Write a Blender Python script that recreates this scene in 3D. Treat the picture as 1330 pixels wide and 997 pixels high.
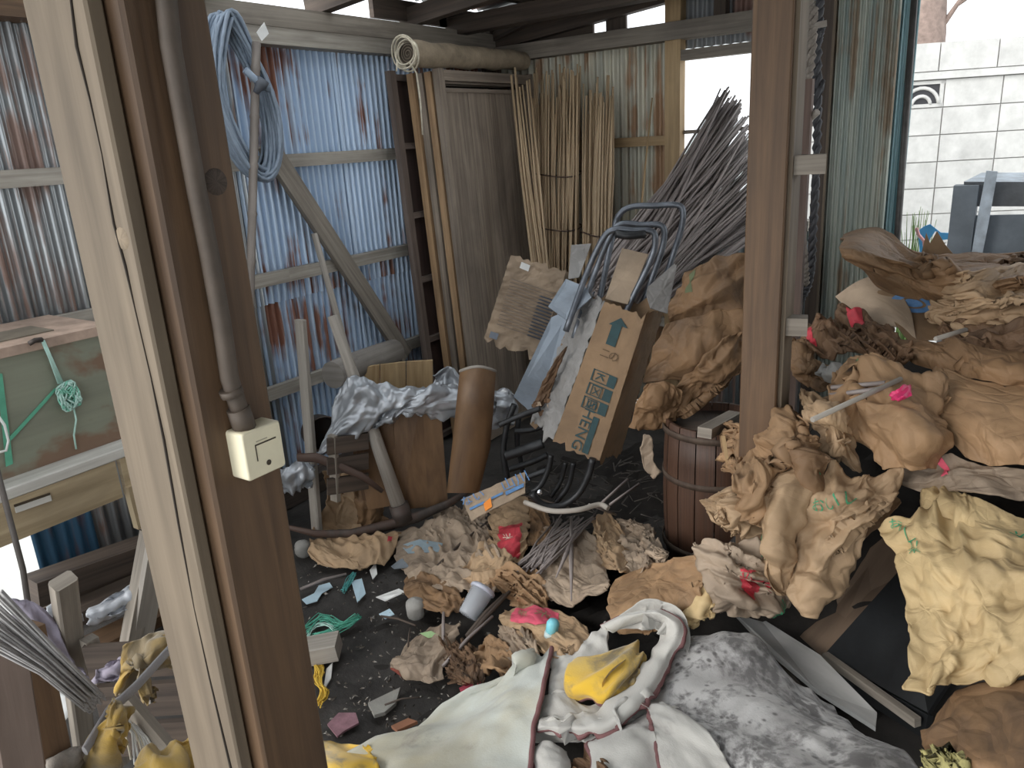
import bpy, bmesh, math, random
import numpy as np
from mathutils import Vector, Matrix

for o in list(bpy.data.objects): bpy.data.objects.remove(o)
SC = bpy.context.scene
COL = SC.collection
random.seed(7)

# ------------------------------------------------------------------ camera
FPX, CX, CY, EYE = 1000.0, 665.0, 498.5, 1.6
ROLL = math.radians(3.4806); PITCH = math.radians(17.2934); AZ = math.radians(35)
HEAD = np.array([-math.sin(AZ), math.cos(AZ), 0.]); RIGHT = np.array([math.cos(AZ), math.sin(AZ), 0.]); UP = np.array([0, 0, 1.])
FW = HEAD*math.cos(PITCH)-UP*math.sin(PITCH); CU = HEAD*math.sin(PITCH)+UP*math.cos(PITCH)
_c, _s = math.cos(ROLL), math.sin(ROLL)
camx = RIGHT*_c-CU*_s; camy = RIGHT*_s+CU*_c
cam = bpy.data.cameras.new('camera'); camo = bpy.data.objects.new('camera', cam); COL.objects.link(camo)
cam.sensor_width = 36; cam.lens = 36*FPX/1330; cam.clip_start = .02
M4 = Matrix(((camx[0], camy[0], -FW[0], 0), (camx[1], camy[1], -FW[1], 0), (camx[2], camy[2], -FW[2], EYE), (0, 0, 0, 1)))
camo.matrix_world = M4
SC.camera = camo

# ------------------------------------------------------------------ sky and exposure
wd = bpy.data.worlds.new('overcast_sky'); SC.world = wd; wd.use_nodes = True
bg = wd.node_tree.nodes['Background']; bg.inputs[0].default_value = (.93, .97, 1.0, 1); bg.inputs[1].default_value = 4.1
sl = bpy.data.lights.new('hazy_sun', 'SUN'); sl.energy = 5.6; sl.angle = math.radians(32); sl.color = (1., .97, .93)
so = bpy.data.objects.new('hazy_sun', sl); COL.objects.link(so); so.location = (-4, -8, 6)
so.rotation_euler = Vector((.55, 1., -.5)).to_track_quat('-Z', 'Y').to_euler()
vs = SC.view_settings
vs.view_transform = 'Standard'; vs.look = 'None'; vs.gamma = 1; vs.use_curve_mapping = False; vs.exposure = -1.0

# ------------------------------------------------------------------ pixel -> place
def ray(px, py):
    x = (px-CX)/FPX; y = (py-CY)/FPX
    u = x*_c-y*_s; v = x*_s+y*_c
    return FW+RIGHT*u-CU*v
E0 = np.array([0, 0, EYE])
def W(px, py, d):                       # at horizontal distance d
    r = ray(px, py); return E0+r*(d/math.hypot(r[0], r[1]))
def tox(px, py, X): r = ray(px, py); return E0+r*(X/r[0])
def toy(px, py, Y): r = ray(px, py); return E0+r*(Y/r[1])
def toz(px, py, Z): r = ray(px, py); return E0+r*((Z-EYE)/r[2])

# ------------------------------------------------------------------ node helpers and materials
def newmat(name):
    m = bpy.data.materials.new(name); m.use_nodes = True
    nt = m.node_tree; return m, nt, nt.nodes['Principled BSDF']
def N(nt, typ, ins=None, **props):
    n = nt.nodes.new(typ)
    for k, v in props.items(): setattr(n, k, v)
    for k, v in (ins or {}).items():
        s = n.inputs[k]
        if isinstance(v, bpy.types.NodeSocket): nt.links.new(v, s)
        elif isinstance(v, tuple) and len(v) == 3 and s.type == 'RGBA': s.default_value = (*v, 1)
        else: s.default_value = v
    return n
def ramp(nt, fac, stops):
    r = nt.nodes.new('ShaderNodeValToRGB'); nt.links.new(fac, r.inputs[0])
    e = r.color_ramp.elements
    while len(e) < len(stops): e.new(.5)
    for el, (p, c) in zip(e, stops):
        el.position = p; el.color = (*c, 1) if len(c) == 3 else c
    return r.outputs[0]
def uvmap(nt, sx, sy, sz=1, src='UV'):
    tc = N(nt, 'ShaderNodeTexCoord')
    oi = N(nt, 'ShaderNodeObjectInfo')
    mp = N(nt, 'ShaderNodeMapping', {'Vector': tc.outputs[src], 'Scale': (sx, sy, sz)})
    mul = N(nt, 'ShaderNodeMath', {0: oi.outputs['Random'], 1: 37.0}, operation='MULTIPLY')
    return mp.outputs[0], mul.outputs[0]
def noise(nt, vec, w, scale=1., detail=4., rough=.55, dist=0.):
    return N(nt, 'ShaderNodeTexNoise', {'Vector': vec, 'W': w, 'Scale': scale, 'Detail': detail, 'Roughness': rough, 'Distortion': dist}, noise_dimensions='4D').outputs[0]
def mixc(nt, fac, a, b, mode='MIX'):
    m = N(nt, 'ShaderNodeMix', {}, data_type='RGBA', blend_type=mode)
    for i, v in ((0, fac), (6, a), (7, b)):
        if isinstance(v, bpy.types.NodeSocket): nt.links.new(v, m.inputs[i])
        elif isinstance(v, tuple): m.inputs[i].default_value = (*v, 1)
        else: m.inputs[i].default_value = v
    return m.outputs[2]
def bump(nt, b, h, strength, dist):
    n = N(nt, 'ShaderNodeBump', {'Height': h, 'Strength': strength, 'Distance': dist})
    nt.links.new(n.outputs[0], b.inputs['Normal'])
def setin(nt, b, **kw):
    for k, v in kw.items():
        k = k.replace('_', ' ')
        if isinstance(v, bpy.types.NodeSocket): nt.links.new(v, b.inputs[k])
        elif isinstance(v, tuple): b.inputs[k].default_value = (*v, 1)
        else: b.inputs[k].default_value = v
MC = {}
def wood(name, c1, c2, grain=45, rough=.75, dirt=(.05, .04, .035), dirtamt=.45):
    if name in MC: return MC[name]
    m, nt, b = newmat(name)
    v, w = uvmap(nt, 1.6, grain)
    g = noise(nt, v, w, 1., 6, .6, .6)
    v2, w2 = uvmap(nt, 2.2, 5)
    p = noise(nt, v2, w2, 1., 4, .6, .4)
    col = ramp(nt, g, [(.3, c1), (.68, c2)])
    k = ramp(nt, p, [(.45, (0, 0, 0)), (.75, (dirtamt,)*3)])
    col = mixc(nt, k, col, dirt)
    setin(nt, b, Base_Color=col, Roughness=rough); bump(nt, b, g, .35, .004)
    MC[name] = m; return m
def plain(name, c, rough=.6, metal=0., var=.25, vs_=12., bmp=.15, bscale=60, src='Object', alpha=1., trans=0.):
    if name in MC: return MC[name]
    m, nt, b = newmat(name)
    v, w = uvmap(nt, 1, 1, 1, src)
    n1 = noise(nt, v, w, vs_, 5, .6)
    dk = tuple(x*(1-var) for x in c); lt = tuple(min(1, x*(1+var*.6)) for x in c)
    setin(nt, b, Base_Color=ramp(nt, n1, [(.3, dk), (.7, lt)]), Roughness=rough, Metallic=metal)
    if trans: setin(nt, b, Transmission_Weight=trans, IOR=1.4)
    if alpha < 1: setin(nt, b, Alpha=alpha)
    if bmp:
        n2 = noise(nt, v, w, bscale, 4, .6); bump(nt, b, n2, bmp, .004)
    MC[name] = m; return m
def rusty(name, base, rustamt=.5, base2=None, metal=.35, streak=(14, 1.0), rough=.5, rust=(.22, .075, .03), low=.52, top=0.):
    if name in MC: return MC[name]
    m, nt, b = newmat(name)
    v, w = uvmap(nt, streak[0], streak[1])
    s = noise(nt, v, w, 1., 5, .65, .2)
    v2, w2 = uvmap(nt, 2.2, 1.6); p = noise(nt, v2, w2, 1., 4, .6)
    mm = N(nt, 'ShaderNodeMath', {0: s, 1: p}, operation='MULTIPLY').outputs[0]
    mm = N(nt, 'ShaderNodeMath', {0: mm, 1: 2.0}, operation='MULTIPLY').outputs[0]
    if top:                                  # rust creeping down from the nail line under the plate
        tz = N(nt, 'ShaderNodeSeparateXYZ', {0: N(nt, 'ShaderNodeTexCoord').outputs['UV']}).outputs[1]
        tm = N(nt, 'ShaderNodeMapRange', {0: tz, 1: 1.68, 2: 2.08, 3: 0., 4: top}).outputs[0]
        mm = N(nt, 'ShaderNodeMath', {0: mm, 1: tm}, operation='ADD').outputs[0]
    k = ramp(nt, mm, [(low, (0, 0, 0)), (low+.1, (rustamt,)*3)])
    vg, wg = uvmap(nt, 30, 1.3); g = noise(nt, vg, wg, 1., 4, .6)
    col = ramp(nt, g, [(.3, base2 or tuple(x*.72 for x in base)), (.7, base)])
    col = mixc(nt, k, col, rust)
    sep = N(nt, 'ShaderNodeSeparateColor', {0: k}).outputs[0]
    met = N(nt, 'ShaderNodeMath', {0: 1.0, 1: sep}, operation='SUBTRACT').outputs[0]
    met = N(nt, 'ShaderNodeMath', {0: met, 1: metal}, operation='MULTIPLY').outputs[0]
    setin(nt, b, Base_Color=col, Roughness=rough, Metallic=met)
    vb, wb = uvmap(nt, 60, 60); bump(nt, b, noise(nt, vb, wb, 1., 3), .12, .003)
    MC[name] = m; return m
def kraft(name, c, stain=.5, stainc=(.07, .045, .03), crease=.32):
    if name in MC: return MC[name]
    m, nt, b = newmat(name)
    v, w = uvmap(nt, 1, 1)
    n1 = noise(nt, v, w, 5., 5, .6, .5)
    dk = tuple(x*.68 for x in c); lt = tuple(min(1, x*1.18) for x in c)
    col = ramp(nt, n1, [(.3, dk), (.7, lt)])
    n2 = noise(nt, v, w, 3.1, 6, .65, 1.2)
    col = mixc(nt, ramp(nt, n2, [(.49, (0, 0, 0)), (.72, (stain,)*3)]), col, stainc)
    n4 = noise(nt, v, w, 40., 3, .7)
    col = mixc(nt, ramp(nt, n4, [(.68, (0, 0, 0)), (.76, (.5*stain,)*3)]), col, stainc)
    setin(nt, b, Base_Color=col, Roughness=.72)
    wv = N(nt, 'ShaderNodeTexNoise', {'Vector': v, 'Scale': 5.}).outputs[1]
    vv = mixc(nt, .12, v, wv)
    vo = N(nt, 'ShaderNodeTexVoronoi', {'Vector': vv, 'Scale': 22.}, feature='DISTANCE_TO_EDGE').outputs[0]
    vr = ramp(nt, vo, [(0., (0, 0, 0)), (.18, (1, 1, 1))])
    n3 = noise(nt, v, w, 28., 5, .65, .8)
    h = N(nt, 'ShaderNodeMath', {0: n3, 1: 1.1, 2: vr}, operation='MULTIPLY_ADD').outputs[0]
    bump(nt, b, h, crease, .006)
    MC[name] = m; return m
def cloth(name, c1, c2, spot=None, spotscale=30., spotlow=.55, rough=.95, patch=(3., .5, .7), dots=0):
    if name in MC: return MC[name]
    m, nt, b = newmat(name)
    v, w = uvmap(nt, 1, 1)
    n1 = noise(nt, v, w, patch[0], 5, .6, .4)
    col = ramp(nt, n1, [(patch[1], c1), (patch[2], c2)])
    if spot:
        n2 = noise(nt, v, w, spotscale, 6, .7, .5)
        n5 = noise(nt, v, w, spotscale*.25, 3, .6)
        mm = N(nt, 'ShaderNodeMath', {0: n2, 1: n5}, operation='ADD').outputs[0]
        mm = N(nt, 'ShaderNodeMath', {0: mm, 1: .5}, operation='MULTIPLY').outputs[0]
        col = mixc(nt, ramp(nt, mm, [(spotlow, (0, 0, 0)), (spotlow+.1, (.85,)*3)]), col, spot)
    if dots:
        vo = N(nt, 'ShaderNodeTexVoronoi', {'Vector': v, 'Scale': dots}).outputs[0]
        n6 = noise(nt, v, w, 7., 3, .6)
        th = N(nt, 'ShaderNodeMath', {0: n6, 1: .75, 2: -.08}, operation='MULTIPLY_ADD').outputs[0]
        mk = N(nt, 'ShaderNodeMath', {0: th, 1: vo}, operation='SUBTRACT').outputs[0]
        col = mixc(nt, ramp(nt, mk, [(.0, (0, 0, 0)), (.16, (.8,)*3)]), col, (.05, .045, .045))
    setin(nt, b, Base_Color=col, Roughness=rough, Sheen_Weight=.3)
    bump(nt, b, noise(nt, v, w, 220., 3, .7), .35, .003)
    MC[name] = m; return m
def glassy(name, c, rough=.1, alpha=.35):
    if name in MC: return MC[name]
    m, nt, b = newmat(name)
    setin(nt, b, Base_Color=c, Roughness=rough, Transmission_Weight=.85, IOR=1.35)
    MC[name] = m; return m

# ------------------------------------------------------------------ mesh builder
def nrm(v): v = np.asarray(v, float); n = np.linalg.norm(v); return v/n if n else v
class G:
    def __init__(s): s.v = []; s.f = []; s.uv = []; s.sm = []
    def face(s, idx, uv, sm=False): s.f.append(idx); s.uv.append(uv); s.sm.append(sm)
    def beam(s, p0, p1, w, h, up=(0, 0, 1), u0=None, bev=0.0):
        p0 = np.asarray(p0, float); p1 = np.asarray(p1, float); L = np.linalg.norm(p1-p0); a = (p1-p0)/L
        b = np.cross(up, a); b = nrm(b) if np.linalg.norm(b) > 1e-6 else np.array([1., 0, 0]); c = np.cross(a, b)
        u0 = random.random()*5 if u0 is None else u0
        if bev:
            q = [(-w/2+bev, -h/2), (w/2-bev, -h/2), (w/2, -h/2+bev), (w/2, h/2-bev), (w/2-bev, h/2), (-w/2+bev, h/2), (-w/2, h/2-bev), (-w/2, -h/2+bev)]
        else: q = [(-w/2, -h/2), (w/2, -h/2), (w/2, h/2), (-w/2, h/2)]
        n = len(q); i = len(s.v)
        for p in (p0, p1):
            for x, y in q: s.v.append(p+b*x+c*y)
        per = 0
        for k in range(n):
            k2 = (k+1) % n; dl = math.hypot(q[k2][0]-q[k][0], q[k2][1]-q[k][1])
            s.face((i+k, i+k2, i+n+k2, i+n+k), ((u0, per), (u0, per+dl), (u0+L, per+dl), (u0+L, per))); per += dl
        s.face(tuple(i+k for k in reversed(range(n))), tuple((u0+.3*q[k][0], q[k][1]) for k in reversed(range(n))))
        s.face(tuple(i+n+k for k in range(n)), tuple((u0+.3*q[k][0], q[k][1]) for k in range(n)))
        return s
    def box(s, lo, hi, ax=2):
        lo = np.array(lo, float); hi = np.array(hi, float); c = (lo+hi)/2; d = hi-lo
        p0 = c.copy(); p1 = c.copy(); p0[ax] = lo[ax]; p1[ax] = hi[ax]
        up = (0, 0, 1) if ax != 2 else (0, 1, 0)
        a = np.zeros(3); a[ax] = 1; b = np.cross(up, a); 
        w = d[np.argmax(abs(b))]; h = d[[k for k in range(3) if k != ax and k != np.argmax(abs(b))][0]]
        return s.beam(p0, p1, w, h, up)
    def tube(s, pts, r, seg=8, cap=True, closed=False, rx=None):
        P = [np.asarray(p, float) for p in pts]; n = len(P)
        R = r if hasattr(r, '__len__') else [r]*n
        i = len(s.v); ref = None; L = 0
        for k in range(n):
            a = P[(k+1) % n]-P[k-1] if closed else P[min(k+1, n-1)]-P[max(k-1, 0)]
            a = nrm(a)
            if ref is None:
                ref = np.array([0, 0, 1.]) if abs(a[2]) < .9 else np.array([1., 0, 0])
            b = nrm(np.cross(ref, a)); c = np.cross(a, b); ref = c if abs(np.dot(c, a)) < .9 else ref
            for q in range(seg):
                t = 2*math.pi*q/seg; s.v.append(P[k]+(b*math.cos(t)*(rx or 1)+c*math.sin(t))*R[k])
        Ls = [0]
        for k in range(1, n+1): Ls.append(Ls[-1]+np.linalg.norm(P[k % n]-P[k-1]))
        for k in range(n if closed else n-1):
            k2 = (k+1) % n; cr = 2*math.pi*max(R[k], 1e-3)
            for q in range(seg):
                q2 = (q+1) % seg
                s.face((i+k*seg+q, i+k*seg+q2, i+k2*seg+q2, i+k2*seg+q), ((Ls[k], cr*q/seg), (Ls[k], cr*(q+1)/seg), (Ls[k+1], cr*(q+1)/seg), (Ls[k+1], cr*q/seg)), True)
        if cap and not closed:
            for k, rev in ((0, True), (n-1, False)):
                ids = [i+k*seg+q for q in range(seg)]; uv = [(R[k]*math.cos(2*math.pi*q/seg), R[k]*math.sin(2*math.pi*q/seg)) for q in range(seg)]
                if rev: ids.reverse(); uv.reverse()
                s.face(tuple(ids), tuple(uv))
        return s
    def lathe(s, prof, c, seg=24, axis=(0, 0, 1), a0=0., a1=2*math.pi):
        axis = nrm(axis); ref = np.array([1., 0, 0]) if abs(axis[0]) < .9 else np.array([0, 1., 0])
        b = nrm(np.cross(axis, ref)); d = np.cross(axis, b); c = np.asarray(c, float); i = len(s.v); full = abs(a1-a0-2*math.pi) < 1e-6
        ns = seg if full else seg+1
        for r, z in prof:
            for q in range(ns):
                t = a0+(a1-a0)*q/seg; s.v.append(c+axis*z+(b*math.cos(t)+d*math.sin(t))*r)
        for k in range(len(prof)-1):
            for q in range(seg):
                q2 = (q+1) % ns
                s.face((i+k*ns+q, i+k*ns+q2, i+(k+1)*ns+q2, i+(k+1)*ns+q), ((prof[k][1], q/seg), (prof[k][1], (q+1)/seg), (prof[k+1][1], (q+1)/seg), (prof[k+1][1], q/seg)), True)
        return s
    def grid(s, P, UV, sm=True, flip=False, closed=False):
        n, m = P.shape[:2]; i = len(s.v); s.v.extend(P.reshape(-1, 3))
        for a in range(n-1):
            for b in range(m if closed else m-1):
                b2 = (b+1) % m
                ids = (i+a*m+b, i+a*m+b2, i+(a+1)*m+b2, i+(a+1)*m+b); u = (tuple(UV[a, b]), tuple(UV[a, b2]), tuple(UV[a+1, b2]), tuple(UV[a+1, b]))
                if flip: ids = ids[::-1]; u = u[::-1]
                s.face(ids, u, sm)
        return s
    def slab(s, pts, t, tdir=None):          # polygon of 3-d points, thickness t away from tdir
        P = [np.asarray(p, float) for p in pts]; n = len(P)
        nn = np.zeros(3)
        for k in range(n): nn += np.cross(P[k]-P[0], P[(k+1) % n]-P[0])
        nn = nrm(nn); c = sum(P)/n
        if np.dot(nn, E0-c) < 0: P.reverse(); nn = -nn
        off = -nn*t if tdir is None else np.asarray(tdir, float)*t
        a = nrm(P[1]-P[0]); b = np.cross(nn, a); u0 = random.random()*4
        L = [np.linalg.norm(P[(k+1) % n]-P[k]) for k in range(n)]
        if n > 1 and L[1] > L[0]: a = nrm(P[2]-P[1]); b = np.cross(nn, a)
        uv = [(u0+float(np.dot(p-P[0], a)), float(np.dot(p-P[0], b))) for p in P]
        i = len(s.v); s.v.extend(P); s.v.extend([p+off for p in P])
        s.face(tuple(range(i, i+n)), tuple(uv)); s.face(tuple(range(i+2*n-1, i+n-1, -1)), tuple(reversed(uv)))
        for k in range(n):
            k2 = (k+1) % n; s.face((i+k2, i+k, i+n+k, i+n+k2), (uv[k2], uv[k], (uv[k][0], uv[k][1]+t), (uv[k2][0], uv[k2][1]+t)))
        return s
    def mesh(s, name, org):
        me = bpy.data.meshes.new(name)
        V = np.array(s.v, float)-np.array(org, float)
        me.from_pydata(V.tolist(), [], [list(f) for f in s.f])
        ul = me.uv_layers.new(name='UVMap')
        flat = [c for u in s.uv for p in u for c in p]
        ul.data.foreach_set('uv', flat)
        me.polygons.foreach_set('use_smooth', s.sm)
        me.update(); return me
    def base(s):
        V = np.array(s.v); return np.array([(V[:, 0].min()+V[:, 0].max())/2, (V[:, 1].min()+V[:, 1].max())/2, V[:, 2].min()])

def tag(o, label=None, cat=None, group=None, kind=None):
    if label: o['label'] = label
    if cat: o['category'] = cat
    if group: o['group'] = group
    if kind: o['kind'] = kind
    return o
ORG = {}
def thing(name, label, cat, loc, group=None, kind=None):
    o = bpy.data.objects.new(name, None); COL.objects.link(o); o.empty_display_size = .05
    o.location = Vector([float(x) for x in loc]); ORG[o.name] = np.array(loc, float)
    return tag(o, label, cat, group, kind)
def part(name, g, mat, parent, label=None, kind=None):
    org = ORG[parent.name]
    o = bpy.data.objects.new(name, g.mesh(name, org)); COL.objects.link(o); o.data.materials.append(mat); o.parent = parent
    ORG[o.name] = org
    return tag(o, label, None, None, kind)
def one(name, g, mat, label, cat, group=None, kind=None, org=None):
    org = g.base() if org is None else np.array(org, float)
    o = bpy.data.objects.new(name, g.mesh(name, org)); COL.objects.link(o); o.data.materials.append(mat)
    o.location = Vector(org.tolist()); ORG[o.name] = org
    return tag(o, label, cat, group, kind)
def struct(name, g, mat, label, cat=None): return one(name, g, mat, label, cat, None, 'structure', (0, 0, 0))
def sroot(name, label): return thing(name, label, None, (0, 0, 0), None, 'structure')

# ------------------------------------------------------------------ surfaces traced as patches
def catmull(P, n):                       # resample first axis of P (k,...) to n
    k = P.shape[0]; out = []
    for t in np.linspace(0, k-1, n):
        i = min(int(t), k-2); f = t-i
        p0 = P[i-1] if i > 0 else 2*P[0]-P[1]; p1 = P[i]; p2 = P[i+1]; p3 = P[i+2] if i+2 < k else 2*P[k-1]-P[k-2]
        out.append(.5*((2*p1)+(-p0+p2)*f+(2*p0-5*p1+4*p2-p3)*f*f+(-p0+3*p1-3*p2+p3)*f**3))
    return np.array(out)
def tri(x): return np.abs(x-np.floor(x)-.5)*2
def crumple(S, T, rng, amp, scale, n=7):
    S = S+.12*scale*np.sin(T/scale*2.1+rng.random()*6); T = T+.12*scale*np.sin(S/scale*1.7+rng.random()*6)
    h = np.zeros_like(S)
    for k in range(n):
        a = rng.random()*math.pi; lam = scale*(0.45+1.3*rng.random()); ph = rng.random()*5
        x = (S*math.cos(a)+T*math.sin(a))/lam+ph
        y = (-S*math.sin(a)+T*math.cos(a))/(lam*2.2)+rng.random()*5
        mask = np.clip(.35+1.1*np.sin(y*2*math.pi*.5+1.3*np.sin(x*1.1)), 0, 1)
        h += amp*(lam/scale)*(tri(x)-.5)*mask
    return h
def folds(S, T, rng, amp, scale):
    w_, h_ = S.max(), T.max(); n = int(min(34, max(8, 6+1.5*w_*h_/scale**2))); h = np.zeros_like(S)
    for k in range(n):
        sx = rng.random()*w_; ty = rng.random()*h_; a = rng.random()*math.pi; ph = rng.random()*6
        al = -(S-sx)*math.sin(a)+(T-ty)*math.cos(a)
        s_ = (S-sx)*math.cos(a)+(T-ty)*math.sin(a)+.1*scale*np.sin(al/scale*1.6+ph)
        lam = scale*(.3+.9*rng.random()); L = scale*(1.+2.5*rng.random())
        # steeper on one side of the crease than on the other
        asym = np.where(s_ > 0, 1., .45+.5*rng.random())
        h += (1 if rng.random() < .62 else -1)*amp*(lam/scale+.25)*np.clip(1-np.abs(s_)/(lam*asym), 0, 1)*np.exp(-(al/L)**4)
    return h
def facet(S, T, rng, cell, amp):              # piecewise-planar crumple: linear over a warped triangle lattice
    p = rng.random(6)*6.28; a = rng.random()*3.14
    x = (S*math.cos(a)+T*math.sin(a))/cell+.35*np.sin(T/cell*1.1+p[0])+.3*np.sin(S/cell*.7+p[1])+20; y = (-S*math.sin(a)+T*math.cos(a))/cell+.35*np.sin(S/cell*1.2+p[2])+.3*np.sin(T/cell*.8+p[3])+20
    H = rng.random((64, 64)); i = np.floor(x).astype(int); j = np.floor(y).astype(int); fx = x-i; fy = y-j; i %= 63; j %= 63
    h00, h10, h01, h11 = H[i, j], H[i+1, j], H[i, j+1], H[i+1, j+1]
    return amp*(np.where(fx+fy < 1, h00+fx*(h10-h00)+fy*(h01-h00), h11+(1-fx)*(h01-h11)+(1-fy)*(h10-h11))-.5)
def pleats(S, T, rng, amp, lam, ang):
    x = S*math.cos(ang)+T*math.sin(ang); y = -S*math.sin(ang)+T*math.cos(ang); p = rng.random(8)*6.28
    xx = x/lam+.4*np.sin(x/lam*1.3+p[0])+.45*np.sin(y/(2.6*lam)+p[1])+.2*np.sin(y/(1.1*lam)+x/lam+p[2])
    r = 1-np.abs(2*(xx-np.floor(xx))-1)
    r = np.where(r > .5, .5+(r-.5)*1.5, r*r*2)
    e = np.clip(.45+.55*np.sin(y/(2.2*lam)+p[3]+.8*np.sin(x/(2*lam)+p[4]))+.35*np.sin(x/(1.7*lam)+p[5]), .05, 1.1)
    return amp*e*r
HEAP = []
def Hz(x, y):
    if not HEAP: return 0.
    A = HEAP_ARR; d2 = (A[:, 0]-x)**2+(A[:, 1]-y)**2
    w = 1/(d2+.004)**2
    return float((w*A[:, 2]).sum()/w.sum())
def hp(px, py, lift=.02, zmax=1.5):      # where the ray through a pixel meets the heap
    r = ray(px, py); r = r/math.hypot(r[0], r[1])
    d = .6; st = .03
    while d < 3.8:
        p = E0+r*d
        if p[2] < Hz(p[0], p[1]): break
        d += st
    lo, hi = d-st, d
    for _ in range(6):
        m = (lo+hi)/2; p = E0+r*m
        if p[2] < Hz(p[0], p[1]): hi = m
        else: lo = m
    return E0+r*(hi-lift)
class Patch:
    def __init__(s, rows, n=44, m=44, amp=.012, scale=.12, seed=1, d=None, ncr=7, edge=.012, crease=None, ang=None):
        rng = np.random.default_rng(seed)
        C = []
        for row in rows:
            R = []
            for q in row:
                if d is not None:
                    dd = d+(q[2] if len(q) > 2 else 0); R.append(W(q[0], q[1], dd))
                else: R.append(hp(q[0], q[1], .72*q[2] if len(q) > 2 else .02))
            C.append(R)
        C = np.array(C)
        P = catmull(C, n); P = np.swapaxes(catmull(np.swapaxes(P, 0, 1), m), 0, 1)
        dT = np.linalg.norm(np.diff(P, axis=0), axis=2).mean(1); dS = np.linalg.norm(np.diff(P, axis=1), axis=2).mean(0)
        T = np.concatenate([[0], np.cumsum(dT)])[:, None]*np.ones((1, m)); S = np.ones((n, 1))*np.concatenate([[0], np.cumsum(dS)])[None, :]
        s.wid = S[0, -1]; s.hei = T[-1, 0]
        nv = s.normals(P)
        if (nv*(E0-P)).sum() < 0: nv = -nv; s.flip = True
        else: s.flip = False
        h = pleats(S, T, rng, amp*.75, scale*.72, rng.random()*3.14 if ang is None else ang)+facet(S, T, rng, scale*.62, amp*1.35)+facet(S, T, rng, scale*.27, amp*.5)+folds(S, T, rng, amp*.35, scale*.8) if ncr else pleats(S, T, rng, amp*.6, scale*.8, rng.random()*3.14 if ang is None else ang)+crumple(S, T, rng, amp*.5, scale*1.5, 7)+crumple(S, T, rng, amp*.16, scale*.5, 5)
        P = P+nv*h[..., None]
        if edge:                           # ragged outline
            gs = np.gradient(P, axis=1); gt = np.gradient(P, axis=0)
            for ax, g_, L in ((1, gs, n), (0, gt, m)):
                g_ = g_/(np.linalg.norm(g_, axis=2, keepdims=True)+1e-9)
                w = crumple(S, T, rng, edge*.7, scale, 4)
                P = P+g_*w[..., None]
        s.P = P; s.N = s.normals(P); 
        if s.flip: s.N = -s.N
        o = rng.random(2)*7
        s.UV = np.stack([S+o[0], T+o[1]], 2); s.n = n; s.m = m
    @staticmethod
    def normals(P):
        a = np.gradient(P, axis=1); b = np.gradient(P, axis=0); c = np.cross(a, b); return c/(np.linalg.norm(c, axis=2, keepdims=True)+1e-9)
    def at(s, u, v, off=.002):           # u,v in 0..1
        x = min(max(u, 0), .9999)*(s.m-1); y = min(max(v, 0), .9999)*(s.n-1); i = int(x); j = int(y); f = x-i; g = y-j
        def bl(A): return (A[j, i]*(1-f)+A[j, i+1]*f)*(1-g)+(A[j+1, i]*(1-f)+A[j+1, i+1]*f)*g
        return bl(s.P)+nrm(bl(s.N))*off
    def solid(s, thick=.03, tmin=.003):
        g = G(); n, m = s.n, s.m
        a = np.sin(np.linspace(0, math.pi, n))[:, None]; b = np.sin(np.linspace(0, math.pi, m))[None, :]
        t = tmin+thick*np.sqrt(np.clip(a*b, 0, 1))
        B = s.P-s.N*t[..., None]
        fl = not s.flip
        g.grid(s.P, s.UV, True, s.flip); g.grid(B, s.UV, True, not s.flip)
        i0 = 0; i1 = n*m
        ring = [(0, k) for k in range(m)]+[(k, m-1) for k in range(1, n)]+[(n-1, k) for k in range(m-2, -1, -1)]+[(k, 0) for k in range(n-2, 0, -1)]
        for k in range(len(ring)):
            a_, b_ = ring[k]; c_, d_ = ring[(k+1) % len(ring)]
            ids = (i0+c_*m+d_, i0+a_*m+b_, i1+a_*m+b_, i1+c_*m+d_); 
            if s.flip: ids = ids[::-1]
            u = (tuple(s.UV[c_, d_]), tuple(s.UV[a_, b_]))
            g.face(ids, (u[0], u[1], u[1], u[0]) if not s.flip else (u[0], u[1], u[1], u[0]))
        return g
    def decal(s, u0, v0, u1, v1, off=.002, skew=0.):
        nu = max(3, int((u1-u0)*s.m)+2); nv = max(3, int((v1-v0)*s.n)+2)
        P = np.array([[s.at(u0+(u1-u0)*i/(nu-1)+skew*j/(nv-1), v0+(v1-v0)*j/(nv-1), off) for i in range(nu)] for j in range(nv)])
        UV = np.array([[(i*.02, j*.02) for i in range(nu)] for j in range(nv)], float)
        return G().grid(P, UV, True, s.flip)
    def letters(s, txt, u, v, size, ang=0., off=.0028, sx=1.):
        g = G(); vs_, fs = textmesh(txt, .012/size)
        for x, y in vs_:
            x *= size*sx; y *= size
            X = x*math.cos(ang)-y*math.sin(ang); Y = x*math.sin(ang)+y*math.cos(ang)
            g.v.append(s.at(u+X/s.wid, v-Y/s.hei, off))
        for f in fs: g.face(tuple(f), tuple((0., 0.) for _ in f))
        return g
TXC = {}
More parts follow.
